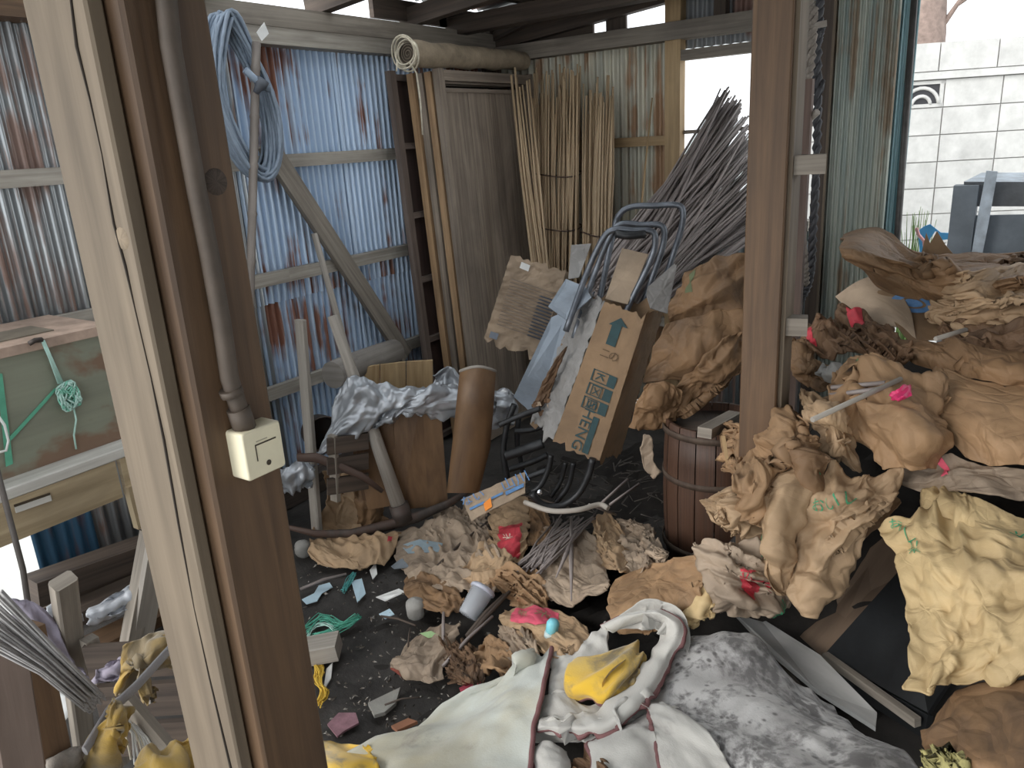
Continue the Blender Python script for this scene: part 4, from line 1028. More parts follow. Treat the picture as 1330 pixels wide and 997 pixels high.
one('silver_sheeting', Patch([[(440, 505), (460, 490), (500, 498, -.03), (545, 505, -.03), (590, 502), (640, 510)], [(430, 535), (465, 515, -.06), (505, 520, -.08), (550, 512, -.08), (595, 512, -.05), (645, 520)], [(420, 575), (450, 550, -.06), (495, 545, -.06), (530, 528, -.08), (590, 528, -.05), (645, 532)], [(412, 600), (430, 580, -.04), (460, 570), (520, 535, -.07), (580, 536), (640, 542)]], 50, 70, .022, .075, 41, d=3.08, edge=.02).solid(.02), silver, 'crumpled silver plastic sheeting draped over the board crate', 'sheeting')
one('silver_sheeting', Patch([[(565, 485), (585, 478), (598, 490)], [(562, 498), (585, 495), (600, 500)], [(560, 512), (585, 512), (600, 512)]], 20, 20, .02, .05, 43, d=3.3).solid(.02), silver, 'small silver film peak behind the upright stave', 'sheeting')
one('silver_sheeting', Patch([[(362, 612), (385, 600), (402, 598)], [(366, 625), (388, 618, -.03), (405, 615)], [(370, 640), (388, 635), (400, 628)]], 20, 20, .02, .05, 44, d=3.1).solid(.03), silver, 'silver film lump beside the big post, at the mattock blade', 'sheeting')
one('silver_sheeting', Patch([[(630, 512), (650, 505), (668, 512)], [(632, 530), (652, 525, -.03), (672, 530)], [(636, 555), (655, 550), (668, 552)]], 20, 20, .02, .05, 45, d=3.3).solid(.03), silver, 'silver film crumple between the stave and the black frame', 'sheeting')
c_ = W(418, 562, 3.3)
t = thing('rusted_can', 'rusted round can lying on its side behind the mattock handle', 'can', c_-[0, 0, .08])
part('can_wall', G().lathe([(.075, -.09), (.078, -.085), (.078, .08), (.081, .085), (.081, .09), (.074, .09), (.074, -.085)], c_, 24, (.75, -.45, .2)), iron, t)
part('can_bottom', G().lathe([(0, -.088), (.076, -.088)], c_, 24, (.75, -.45, .2)), iron, t)
one('white_jug', G().lathe([(0, 0), (.04, 0), (.045, .02), (.045, .09), (.03, .12), (.014, .13), (.014, .15), (0, .15)], W(436, 552, 3.25)-[0, 0, .06], 18, (.5, .1, .85)), plasticg, 'dusty grey plastic bottle beside the rusted can', 'bottle')
t = thing('dark_crate', 'dark wooden crate standing under the silver sheeting', 'crate', toz(440, 640, .02))
for k in range(3):
    part('slat', G().beam(W(425, 580+26*k, 3.0), W(478, 572+26*k, 3.05), .015, .07), wd_dark, t)
part('batten', G().beam(W(432, 565, 3.02), W(436, 650, 3.02), .04, .02, (0, 1, 0)), wd_grey, t)

# ------------------------------------------------------------------ carton with folding frames
TL, TR, BR, BL = W(785, 391, 2.95), W(838, 411, 2.88), W(778, 600, 2.72), W(718, 573, 2.79)
LT, LB = W(757, 374, 3.14), W(690, 545, 2.98)
RT, RB = W(862, 402, 3.05), W(806, 588, 2.9)
t = thing('tall_carton', 'torn tall carton with teal print holding folded steel frames', 'carton', (TL+BR)/2*[1, 1, 0]+[0, 0, .35])
def face(a, b, c, d, nx=14, ny=36, amp=.003, seed=1, ragbot=0., ragtop=0., bulge=0.):
    rng = np.random.default_rng(seed); P = np.zeros((ny, nx, 3)); UV = np.zeros((ny, nx, 2))
    nn = nrm(np.cross(b-a, d-a)); nn = nn if np.dot(nn, E0-a) > 0 else -nn
    j1 = rng.normal(0, 1, nx); j0 = rng.normal(0, 1, nx)
    for j in range(ny):
        for i in range(nx):
            u = i/(nx-1); v = j/(ny-1)
            v2 = v
            if v > .85: v2 = v+(v-.85)/.15*ragbot*j1[i]
            if v < .15: v2 = v+(.15-v)/.15*ragtop*j0[i]
            p_ = (a*(1-u)+b*u)*(1-v2)+(d*(1-u)+c*u)*v2
            P[j, i] = p_+nn*(amp*rng.normal()+bulge*math.sin(u*math.pi)*math.sin(v*math.pi)); UV[j, i] = (u*np.linalg.norm(b-a), v*np.linalg.norm(d-a))
    g = G().grid(P, UV, True, np.dot(np.cross(b-a, d-a), E0-a) < 0)
    B_ = P-nn*.005; g.grid(B_, UV, True, np.dot(np.cross(b-a, d-a), E0-a) >= 0)
    return g, nn
gf, nf = face(TL, TR, BR, BL, seed=2, amp=.0012, ragbot=.012, ragtop=.012)
fp = part('printed_face', gf, cb_b, t, 'brown printed face')
gl, nl = face(LT, TL, BL, LB, seed=3, amp=.0045, ragbot=.018, ragtop=.02)
part('greyed_face', gl, cb_g, t, 'greyed torn face')
gr, nr = face(TR, RT, RB, BR, seed=4, amp=.002, ragbot=.02, ragtop=.02)
part('side_face', gr, cb_b, t)
gb, nb_ = face(LT, RT, RB, LB, seed=6, amp=.002, ragbot=.03, ragtop=.03); part('back_face', gb, cb_b, t)
# flaps
part('flap', G().slab([W(742, 318, 3.2), W(768, 316, 3.2), W(752, 360, 3.12), W(738, 362, 3.12)], .005), cb_g, t)
part('flap', G().slab([W(735, 362, 3.12), W(760, 372, 3.05), W(768, 386, 3.0), W(735, 415, 2.96), W(712, 398, 3.0)], .005), cb_blue, t, 'blue-grey torn flap')
part('flap', G().slab([W(808, 322, 3.2), W(842, 330, 3.14), W(815, 395, 3.02), W(786, 388, 3.04)], .005), cb_l, t)
part('flap', G().slab([W(842, 372, 2.98), W(876, 342, 3.05), W(879, 345, 3.05), W(867, 407, 2.96), W(845, 400, 2.94), W(840, 383, 2.96)], .006), cb_g, t, 'pale torn corner flap')
one('grey_board', G().slab([W(716, 412, 3.22), W(742, 400, 3.2), W(772, 378, 3.16), W(700, 545, 3.02), W(667, 515, 3.05)], .012), cb_blue, 'flat blue-grey board standing against the left side of the tall carton', 'board')
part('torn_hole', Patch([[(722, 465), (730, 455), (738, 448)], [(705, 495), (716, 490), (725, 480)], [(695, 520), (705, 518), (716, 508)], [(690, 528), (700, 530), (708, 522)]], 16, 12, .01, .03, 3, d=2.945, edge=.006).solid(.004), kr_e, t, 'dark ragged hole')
rg = np.random.default_rng(12)
for k in range(7):
    c_ = W(690+4*k, 520+rg.random()*22-k, 2.93); part('torn_ply', G().slab([c_, c_+[.02, .012, .014*rg.random()], c_+[.028, .01, -.012], c_+[.01, .0, -.02*rg.random()-.008]], .002), cb_l if k % 2 else kr_e, t)
# printing
ex = nrm(TR-TL); ey = nrm(BL-TL)
def onf(u, v, off=.004): 
    p_ = (TL*(1-u)+TR*u)*(1-v)+(BL*(1-u)+BR*u)*v; return p_+nf*off
def rect(u0, v0, u1, v1): return G().slab([onf(u0, v0), onf(u1, v0), onf(u1, v1), onf(u0, v1)], .0005)
def poly(pts): return G().slab([onf(u, v) for u, v in pts], .0005)
part('arrow_print', poly([(.28, .13), (.5, .065), (.72, .115), (.58, .115), (.58, .26), (.36, .26), (.36, .13)]), teal, fp)
for (v0, ch) in ((.44, 'K'), (.535, '区'), (.63, '目')):
    part('teal_bar', rect(.66, v0, .84, v0+.08), teal, fp)
    for r_ in ((.3, v0, .33, v0+.08), (.3, v0, .66, v0+.006), (.3, v0+.074, .66, v0+.08)):
        part('box_outline', rect(*r_), teal, fp)
    part('letter', flat_text(ch, onf(.48, v0+.04, .0048), ey, -ex*-1, .05, (0, 0, 0)), teal, fp)
part('teal_bar', rect(.62, .735, .75, .985), teal, fp)
part('letter', flat_text('SHENG', onf(.49, .82, .0048), ey, ex, .062, (0, 0, 0)), teal, fp)
for (u_, v_, ch, sz_) in ((.62, .325, 'の', .045), (.42, .325, '二', .04)):
    part('letter', flat_text(ch, onf(u_, v_, .0048), ex, -ey, sz_, (0, 0, 0)), plain('brown_handwriting', (.1, .06, .03), .8), fp)
# folding frames (tube)
def frame(pts, d, r, label, mat=steelgrey):
    P = catmull(np.array([W(p_[0], p_[1], d+(p_[2] if len(p_) > 2 else 0)) for p_ in pts]), 40)
    return G().tube(P, r, 9)
frs = (
 ([(770, 430, -.1), (796, 305), (805, 278), (822, 268), (850, 267), (878, 266), (887, 274), (884, 300), (868, 350), (845, 430, -.1)], 3.22, .0125, 'tall grey tube frame with a squared loop, highest in the tall carton'),
 ([(735, 430, -.1), (762, 355), (783, 310), (798, 298), (822, 299), (845, 300), (851, 310), (845, 338), (815, 400), (800, 440, -.08)], 3.04, .0125, 'grey tube frame, foremost in the tall carton'),
 ([(745, 440, -.1), (770, 362), (792, 308), (806, 291), (832, 292), (856, 292), (863, 302), (858, 330), (838, 385), (820, 440, -.08)], 3.12, .0125, 'grey tube frame standing between the others in the tall carton'))
for pts, d_, r_, lab in frs:
    tt = thing('folding_frame', lab, 'tube frame', W(790, 420, d_), 'folded tube frames in the carton'); part('bent_tube', frame(pts, d_, r_, lab), steelgrey, tt)
    if d_ < 3.2: part('black_strap', G().tube(catmull(np.array([W(800, 303, d_-.01), W(815, 306, d_-.02), W(838, 304, d_-.01)]), 8), .016, 8), steelblk, tt)
# black folding frame under the carton
t = thing('black_chair_frame', 'black folded steel chair frame lying under the tall carton', 'chair frame', toz(720, 655, .05))
def bt(pts, d, r=.012): return G().tube(catmull(np.array([W(p_[0], p_[1], d+(p_[2] if len(p_) > 2 else 0)) for p_ in pts]), 20), r, 8)
for pts, d_, r_ in (([(668, 525), (658, 555), (654, 590), (662, 635)], 2.95, .013), ([(648, 552), (675, 540), (702, 530)], 2.9, .012), ([(656, 592), (680, 584), (706, 575)], 2.9, .022),
                    ([(716, 590), (712, 610), (702, 630), (690, 640)], 2.75, .012), ([(684, 620), (700, 614), (712, 610)], 2.78, .012), ([(690, 640), (705, 655), (730, 656), (752, 640), (765, 615), (770, 595)], 2.72, .014),
                    ([(745, 600), (738, 630), (722, 652)], 2.8, .012), ([(735, 600), (728, 625), (715, 645)], 2.85, .01), ([(668, 560), (690, 558), (708, 552)], 3.0, .012), ([(660, 610), (690, 600), (712, 590)], 3.0, .014), ([(674, 540), (672, 575), (680, 615)], 3.05, .012)):
    part('frame_tube', bt(pts, d_, r_), steelblk, t)
one('hub_glint', G().lathe([(0, .004), (.008, .002), (.01, 0)], W(701, 639, 2.68), 12, E0-W(701, 639, 2.68)), plain('shiny_nut', (.7, .75, .8), .15, .9), 'tiny shiny nut on the black chair frame', 'nut')
# striped flattened carton
SP = [W(664, 330, 3.36), W(735, 352, 3.42), W(700, 466, 3.30), W(628, 442, 3.24)]
t = thing('striped_carton', 'flattened carton printed with dark stripes leaning on the grey door', 'carton', (SP[2]+SP[3])/2)
gs_, ns = face(*SP, seed=9, amp=.004, ragbot=.03, ragtop=.015); sf = part('carton_face', gs_, cb_l, t)
part('carton_side', G().slab([SP[1], W(745, 356, 3.5), W(712, 462, 3.4), SP[2]], .006), cb_l, t)
def ons(u, v, off=.009): return (SP[0]*(1-u)+SP[1]*u)*(1-v)+(SP[3]*(1-u)+SP[2]*u)*v+ns*off
for k in range(15):
    v_ = .26+.037*k
    part('printed_stripe', G().slab([ons(.12, v_), ons(.9, v_+.01), ons(.9, v_+.02), ons(.12, v_+.01)], .001), kr_d if 0 else plain('faded_stripe', (.24, .19, .15), .8), sf)
    if k > 1: part('printed_stripe', G().slab([ons(.68+.012*(k < 8), v_+.005, .011), ons(.97, v_+.01, .011), ons(.97, v_+.026, .011), ons(.66, v_+.021, .011)], .001), darkprint, sf)
part('white_label', G().slab([ons(.2, .05), ons(.36, .06), ons(.36, .13), ons(.2, .12)], .001), whitep, sf)
part('blue_mark', G().slab([ons(.06, .88), ons(.2, .88), ons(.2, .95), ons(.06, .95)], .001), plain('faded_blue', (.22, .25, .3), .8), sf)

# ------------------------------------------------------------------ barrel
bc = toz(912, 690, .06); bc = np.array([-.93, 2.62, .03])
t = thing('wooden_barrel', 'dark brown wooden barrel bound with hoops beside the timber post', 'barrel', bc)
ns_ = 16; Rb, Ht = .185, .56
for k in range(ns_):
    a0 = 2*math.pi*k/ns_+.012; a1 = 2*math.pi*(k+1)/ns_-.012
    prof = [(Rb*.93, 0), (Rb*.99, Ht*.3), (Rb, Ht*.5), (Rb*.99, Ht*.75), (Rb*.95, Ht), (Rb*.86, Ht), (Rb*.86, 0)]
    part('stave', G().lathe(prof, bc, 3, (0, 0, 1), a0, a1), wd_barrel, t)
for z in (.06, .34, .52):
    part('hoop', G().lathe([(Rb*1.0, z), (Rb*1.022, z), (Rb*1.022, z+.022), (Rb*1.0, z+.022)], bc, 28), wood('hoop_cane', (.05, .03, .02), (.1, .07, .05), 30), t)
part('lid', G().lathe([(0, Ht-.03), (Rb*.86, Ht-.03), (Rb*.86, Ht-.06), (0, Ht-.06)], bc, 24), wd_dark, t)
one('lid_batten', G().beam(W(915, 562, 2.48), W(955, 540, 2.75), .05, .035), wd_grey, 'grey batten lying on top of the dark barrel', 'batten')
one('paper_strip', Patch([[(836, 565), (848, 566)], [(832, 590), (848, 590)], [(840, 615), (850, 605)], [(848, 622), (860, 612)]], 16, 8, .004, .03, 50, d=2.5).solid(.003), kr_d, 'pale torn paper strip hanging at the side of the barrel', 'paper')
one('paper_strip', G().slab([W(936, 566, 2.15), W(942, 566, 2.15), W(947, 600, 2.15), W(943, 601, 2.15)], .004), wd_warm, 'small pale chip of wood hanging at the edge of the paper heap', 'wood chip')

# ------------------------------------------------------------------ the heap
def A(px, py, d=None, z=None): 
    p = W(px, py, d) if d is not None else toz(px, py, z); HEAP.append(p)
for q in ((460, 840, .02), (430, 940, .02), (520, 900, .02), (480, 780, .02), (560, 760, .07), (610, 730, .1), (660, 725, .14), (760, 740, .16), (820, 700, .12), (700, 820, .2), (620, 850, .1), (640, 790, .12), (560, 850, .05), (530, 672, .05), (420, 690, .04), (600, 655, .06), (700, 650, .08), (900, 700, .05), (770, 660, .08), (560, 700, .06), (500, 730, .03), (420, 780, .01), (400, 860, .0)): A(q[0], q[1], None, q[2])
for q in ((1100, 320, 2.75), (1200, 325, 2.7), (1330, 340, 2.55), (1060, 440, 2.5), (1200, 430, 2.45), (1330, 440, 2.25), (1060, 520, 1.98), (1200, 500, 2.12), (1330, 520, 2.0), (965, 560, 1.9), (1000, 640, 1.83), (1150, 640, 1.8), (1300, 650, 1.75), (950, 700, 1.95), (1030, 760, 1.75), (1200, 780, 1.62), (1320, 800, 1.55), (1100, 860, 1.75), (1250, 900, 1.5), (900, 770, 1.98), (830, 770, 2.0), (1000, 850, 1.7), (900, 870, 1.62), (830, 850, 1.68), (720, 880, 1.62), (620, 950, 1.52), (520, 985, 1.5), (850, 990, 1.3), (1000, 950, 1.4), (1150, 997, 1.3), (1330, 997, 1.25), (700, 997, 1.4)): A(q[0], q[1], q[2])
for q in ((-2.6, 3.5, 0), (-2.0, 3.6, 0), (-1.3, 3.3, .2), (-.8, 3.3, .5), (-.4, 3.6, .5), (.4, 3.2, .6), (1.0, 2.6, .5), (1.2, 1.6, .4), (.7, 1.2, .55), (-2.4, 1.0, 0), (-2.7, 2., 0), (-1.6, .7, 0), (-1., .6, .1), (-.3, .7, .45), (.5, .6, .3), (-2.2, 2.8, .0), (-1.7, 2.9, .05), (-1.25, 2.7, .1)): HEAP.append(np.array(q, float))
HEAP_ARR = np.array(HEAP)
n = 80; X, Y = np.meshgrid(np.linspace(-2.4, 1.1, n), np.linspace(.55, 3.7, n)); Z = np.zeros_like(X); rng_ = np.random.default_rng(4)
for i in range(n):
    for j in range(n):
        e_ = min(1, (X[i, j]+2.4)/.4, (1.1-X[i, j])/.35, (Y[i, j]-.55)/.25, (3.7-Y[i, j])/.3)
        Z[i, j] = Hz(X[i, j], Y[i, j])*max(0, e_)*.8-.045-(.08 if e_ <= 0 else 0)-.08*min(1, max(0, Hz(X[i, j], Y[i, j])-.2)/.3)
dbar = np.hypot(X+.93, Y-2.62); Z -= .6*np.clip(1-(dbar-.2)/.38, 0, 1)*np.clip(Z+.1, 0, 2)
Z += rng_.normal(0, .014, Z.shape)
one('rubbish_heap', G().grid(np.stack([X, Y, Z], 2), np.stack([X, Y], 2)), heapm, 'dark mouldered rubbish underneath the paper sacks and blankets', 'rubbish', kind='stuff', org=(-.6, 2, 0))

# ------------------------------------------------------------------ paper sacks
SG = 'crumpled brown paper sacks'
def sack(rows, mat, label, amp=.014, scale=.13, seed=1, d=None, thick=.035, n=80, m=80, edge=.016, ncr=8, ang=None, prints=(), name='paper_sack', cat='paper sack'):
    P_ = Patch(rows, max(n, 44 if n < 40 else 80), max(m, 44 if m < 40 else 80), amp, scale, seed, d, ncr, edge, ang=ang); g = P_.solid(thick*.5)
    o = one(name, g, mat, label, cat, SG if name == 'paper_sack' else None)
    for pr in prints:
        if pr[0] == 'ring':
            u_, v_, r0_, r1_ = pr[1]; gg = G(); A_ = np.linspace(0, 2*math.pi, 33)
            PP = np.array([[P_.at(u_+r_*math.cos(a_)/P_.wid, v_+r_*math.sin(a_)/P_.hei, .003) for a_ in A_] for r_ in (r0_, (r0_+r1_)/2, r1_)]); gg.grid(PP, np.zeros((3, 33, 2)), True, not P_.flip); part('printed_ring', gg, pr[2], o)
        elif pr[0] == 'rect': part('printed_panel', P_.decal(*pr[1]), pr[2], o)
        else: part('printed_lettering', P_.letters(*pr[1], **(pr[3] if len(pr) > 3 else {})), pr[2], o)
    return o
# behind the timber post, on barrel and boxes (explicit distances)
sack([[(890, 352, .1), (930, 338, .05), (985, 325)], [(872, 395), (925, 385, -.08), (985, 375)], [(868, 425, .05), (925, 420, -.05), (985, 412)]], kr_b, 'brown sack with dark print propped behind the timber post below the grey canes', .02, .12, 61, 2.95, .06, prints=(('rect', (.22, .15, .3, .42), plain('moss_print', (.12, .14, .07), .8)),))
sack([[(865, 420), (910, 415), (985, 400)], [(850, 455, -.02), (905, 450, -.1), (985, 430, -.05)], [(835, 495), (895, 490, -.05), (985, 450)]], kr_b, 'big brown sack bulging out beside the tall carton', .024, .15, 62, 2.9, .08)
sack([[(905, 455), (940, 440), (965, 430)], [(885, 490), (925, 480, -.05), (965, 465)], [(870, 530), (910, 515), (950, 490)], [(850, 552), (890, 540), (915, 520)]], kr_b, 'brown sack twisting down in folds over the barrel', .026, .09, 63, 2.82, .05, ang=.8)
sack([[(838, 500), (860, 495), (885, 505)], [(828, 525), (855, 520, -.04), (880, 525)], [(815, 555), (845, 555), (878, 548)]], kr_b, 'small brown sack squeezed between the tall carton and the barrel', .018, .08, 64, 2.78, .04)
# right-hand heap, back to front
sack([[(1085, 385), (1115, 365), (1150, 352)], [(1105, 405), (1140, 390), (1180, 400)], [(1125, 428), (1165, 425), (1190, 440)]], cb_l, 'pale carton flap leaning behind the rolled sack', .003, .2, 70, None, .004, edge=.003, name='carton_flap', cat='carton')
sack([[(1130, 378), (1190, 375), (1260, 385)], [(1155, 410), (1210, 405), (1265, 415)], [(1180, 442), (1230, 440), (1262, 445)]], cb_b, 'brown carton with a blue ring emblem lying under the rolled sack', .003, .3, 71, None, .01, edge=.002, name='printed_carton', cat='carton', prints=(('ring', (.36, .32, .038, .062), bluep), ('ring', (.36, .32, .001, .028), bluep)))
one('torn_carton', G().slab([W(1196, 332, 2.85), W(1203, 302, 2.85), W(1208, 316, 2.85), W(1217, 300, 2.85), W(1228, 318, 2.85), W(1240, 332, 2.85)], .006), cb_b, 'jagged torn carton peaks rising behind the rolled sack', 'carton')
sack([[(1096, 303, .2), (1118, 297, .22), (1145, 297, .2), (1195, 330, .12), (1250, 332, .1), (1392, 326, .1)], [(1092, 322, .26), (1115, 322, .3), (1142, 330, .28), (1195, 348, .2), (1255, 350, .15), (1392, 342, .12)], [(1100, 338, .22), (1125, 352, .26), (1160, 362, .24), (1215, 378, .2), (1270, 368, .16), (1392, 352, .1)], [(1118, 345, .15), (1140, 372, .16), (1180, 385, .16), (1225, 392, .14), (1275, 382, .12), (1392, 360, .06)]], kr_b, 'long brown sack with a rolled rounded end, topmost on the right-hand heap', .010, .2, 72, None, .06, 60, 100, ang=1.45)
sack([[(1235, 362, .14), (1275, 350, .14), (1396, 334, .12)], [(1222, 392, .16), (1275, 388, .2), (1396, 372, .2)], [(1208, 405, .14), (1240, 412, .16), (1396, 395, .18)], [(1225, 418, .08), (1268, 432, .1), (1396, 405, .1)]], kr_c, 'pale crumpled sack lying over the far right end of the heap', .022, .08, 73, None, .03, 50, 50)
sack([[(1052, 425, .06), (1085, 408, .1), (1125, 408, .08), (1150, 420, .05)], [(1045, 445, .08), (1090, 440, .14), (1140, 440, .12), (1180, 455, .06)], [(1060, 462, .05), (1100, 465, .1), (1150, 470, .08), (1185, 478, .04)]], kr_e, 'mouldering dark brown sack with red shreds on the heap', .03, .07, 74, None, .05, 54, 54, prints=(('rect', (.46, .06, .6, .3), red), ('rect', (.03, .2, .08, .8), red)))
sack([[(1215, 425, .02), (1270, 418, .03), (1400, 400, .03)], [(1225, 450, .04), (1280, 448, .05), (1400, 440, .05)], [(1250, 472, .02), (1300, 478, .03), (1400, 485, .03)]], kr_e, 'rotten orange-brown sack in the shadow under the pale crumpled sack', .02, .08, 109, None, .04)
sack([[(1165, 440, .06), (1220, 445, .08), (1280, 455, .08), (1396, 470, .06)], [(1170, 455, .1), (1225, 462, .14), (1285, 475, .14), (1396, 488, .1)], [(1185, 472, .05), (1235, 482, .08), (1290, 497, .08), (1396, 505, .05)]], kr_b, 'long brown sack lying rolled across the middle of the heap', .014, .1, 75, None, .05)
sack([[(1030, 445, .06), (1050, 438, .08), (1062, 442, .06)], [(1026, 465, .08), (1045, 470, .12), (1060, 465, .08)], [(1035, 490, .06), (1065, 490, .1), (1095, 480, .06)], [(1045, 505, .04), (1075, 505, .06), (1100, 495, .04)]], kr_b, 'small curled sack end beside the timber post', .015, .07, 76, None, .03)
sack([[(1208, 485, .05), (1225, 480, .08), (1280, 495, .08), (1396, 500, .06)], [(1202, 515, .06), (1240, 515, .08), (1290, 520, .08), (1396, 525, .08)], [(1222, 555, .05), (1260, 560, .08), (1300, 570, .08), (1396, 575, .08)], [(1250, 590, .02), (1280, 598, .04), (1310, 608, .05), (1396, 615, .05)]], kr_a, 'broad smooth brown sack lying flat on the right of the heap', .012, .2, 77, None, .05)
sack([[(1180, 590, .02), (1230, 595, .03), (1290, 605, .03), (1396, 615, .03)], [(1172, 610, .05), (1230, 618, .06), (1285, 628, .06), (1396, 640, .06)], [(1168, 632, .03), (1220, 640, .04), (1280, 648, .04), (1396, 660, .04)]], kr_d, 'pale greyish sack with a pink printed bar under the broad smooth sack', .012, .1, 78, None, .03, prints=(('rect', (.24, .1, .32, .6, .002, .1), pinkred),))
sack([[(1212, 630, .04), (1250, 640, .05), (1295, 660, .05), (1396, 690, .05)], [(1200, 645, .06), (1245, 660, .08), (1290, 690, .08), (1396, 725, .07)], [(1195, 662, .03), (1240, 680, .05), (1285, 712, .05), (1396, 750, .04)]], kr_y, 'yellowed paper sack edge with green print slanting over the hanging sack', .012, .12, 79, None, .03, prints=(('txt', ('米', .78, .55, .034, -.6), greenp),))
sack([[(1085, 500, .06), (1120, 488, .1), (1165, 495, .12), (1200, 505, .08), (1222, 530, .05)], [(1075, 530, .1), (1115, 520, .18), (1160, 525, .2), (1205, 535, .16), (1230, 555, .08)], [(1090, 560, .1), (1120, 560, .12), (1160, 560, .2), (1200, 570, .18), (1228, 580, .08)], [(1110, 590, .05), (1140, 600, .1), (1170, 600, .14), (1195, 605, .12), (1215, 612, .05)]], kr_a, 'large tan sack with a thick rope-like fold across the middle of the heap', .034, .11, 80, None, .06, 80, 80, ang=.9, prints=(('txt', ('米', .3, .2, .034, .5), greenp),))
sack([[(1040, 500, .05), (1065, 505, .1), (1095, 520, .1)], [(1045, 530, .08), (1070, 535, .16), (1100, 550, .14)], [(1060, 560, .06), (1085, 570, .12), (1115, 580, .1)], [(1075, 595, .03), (1095, 605, .06), (1120, 610, .05)]], kr_c, 'creased tan sack with torn mouth beside the rope-like fold', .028, .09, 81, None, .05, ang=.4)
sack([[(965, 548, .1), (990, 538, .12), (1020, 530, .1), (1050, 545, .08)], [(955, 580, .14), (985, 575, .2), (1020, 570, .2), (1045, 580, .12)], [(955, 620, .14), (985, 625, .2), (1015, 620, .2), (1035, 615, .12)], [(955, 665, .1), (980, 680, .16), (1000, 685, .14), (1010, 660, .08)]], kr_a, 'brown sack hanging in soft folds at the barrel side of the heap', .03, .085, 182, None, .06, 56, 56, ang=.15)
sack([[(915, 655, .06), (940, 635, .1), (958, 630, .08)], [(925, 670, .1), (950, 665, .14), (970, 665, .1)], [(950, 690, .06), (970, 700, .1), (985, 690, .06)]], kr_c, 'pale folded sack corner pointing towards the barrel', .012, .08, 83, None, .03)
sack([[(1005, 612, .1), (1040, 598, .14), (1075, 600, .12)], [(990, 650, .16), (1020, 648, .22), (1060, 640, .14)], [(985, 690, .16), (1015, 695, .22), (1045, 690, .12)], [(992, 730, .14), (1015, 740, .2), (1035, 735, .12)], [(1000, 760, .1), (1018, 772, .14), (1030, 765, .1)]], kr_c, 'tall tan sack standing on end with green print down its edge', .018, .11, 84, None, .07, 60, 46, ang=.0, prints=(('txt', ('お米', .14, .6, .036, -1.5), greenp), ('txt', ('米', .75, .08, .034, -.5), greenp)))
sack([[(1075, 605, .12), (1115, 620, .16), (1170, 610, .12)], [(1055, 650, .18), (1100, 655, .24), (1160, 645, .14)], [(1035, 700, .18), (1075, 710, .24), (1125, 690, .14)], [(1025, 755, .16), (1055, 765, .22), (1092, 745, .12)], [(1030, 790, .12), (1050, 800, .16), (1070, 785, .1)]], kr_c, 'tan sack drooping in long pleats over the dark opening of the heap', .03, .1, 85, None, .06, 60, 50, ang=-.25, prints=(('txt', ('おいし', .35, .22, .036, .45), greenp),))
sack([[(1135, 682, .12), (1180, 665, .14), (1225, 652, .12), (1290, 690, .1), (1400, 720, .08)], [(1160, 720, .16), (1200, 715, .2), (1250, 720, .18), (1300, 735, .16), (1400, 750, .12)], [(1172, 775, .16), (1215, 780, .2), (1260, 780, .2), (1305, 785, .18), (1400, 790, .14)], [(1178, 835, .16), (1220, 840, .2), (1265, 840, .2), (1305, 835, .18), (1396, 830, .14)], [(1182, 905, .16), (1205, 895, .2), (1240, 885, .2), (1285, 890, .16), (1318, 870, .12)]], kr_y, 'large yellowed sack with green lettering hanging down in front of the black box', .019, .08, 86, None, .04, 90, 84, ang=.1, prints=tuple(('txt', (ch_, u_, v_, .026, a_), greenp) for ch_, u_, v_, a_ in (('お', .125, .055, -.6), ('い', .16, .105, -.5), ('し', .182, .155, -.35), ('い', .195, .205, -.2), ('米', .2, .26, -.1))))
sack([[(905, 708, .06), (930, 702, .1), (960, 705, .08), (1000, 712, .06)], [(898, 730, .08), (930, 735, .14), (965, 740, .14), (1010, 745, .08)], [(915, 770, .08), (950, 775, .14), (980, 775, .12), (1020, 765, .06)], [(925, 795, .04), (955, 797, .08), (990, 795, .06), (1025, 780, .03)]], kr_d, 'crumpled sack with red and green print at the foot of the heap', .024, .07, 87, None, .04, 56, 56, prints=(('rect', (.55, .42, .72, .62), red), ('txt', ('新米', .78, .5, .06, -.2), red), ('txt', ('米', .84, .82, .036, .2), greenp)))
sack([[(798, 752, .04), (850, 732, .06), (905, 720, .06)], [(790, 775, .08), (850, 762, .12), (915, 750, .1)], [(795, 805, .08), (850, 790, .12), (912, 780, .1)], [(808, 825, .04), (860, 812, .08), (905, 800, .06)]], kr_a, 'smooth tan sack lying flat behind the folded blanket', .012, .13, 88, None, .04)
sack([[(905, 775, .08), (920, 765, .1), (928, 770, .08)], [(890, 795, .1), (908, 795, .12), (918, 790, .1)], [(882, 812, .08), (898, 818, .1), (908, 812, .08)]], kr_y, 'narrow yellowed sack fold tucked beside the blanket corner', .01, .07, 89, None, .02, 24, 24)
sack([[(1215, 925, .1), (1270, 905, .12), (1400, 890, .12)], [(1205, 950, .14), (1270, 940, .18), (1400, 930, .16)], [(1215, 985, .1), (1275, 985, .16), (1400, 980, .14)], [(1225, 1040, .1), (1280, 1040, .12), (1400, 1040, .12)]], kr_b, 'dark brown sack at the bottom of the heap below the hanging sack', .014, .15, 90, None, .05)
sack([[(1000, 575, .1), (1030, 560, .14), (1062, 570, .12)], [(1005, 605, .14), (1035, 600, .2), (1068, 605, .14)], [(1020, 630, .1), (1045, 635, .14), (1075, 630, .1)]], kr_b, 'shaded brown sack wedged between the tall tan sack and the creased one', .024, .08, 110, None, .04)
sack([[(1170, 655, .02), (1130, 690, .03), (1085, 735, .03)], [(1160, 640, .06), (1115, 665, .08), (1075, 700, .06)]], kr_b, 'dark brown paper flap above the flat panel in the heap', .014, .09, 111, None, .02, 30, 40)
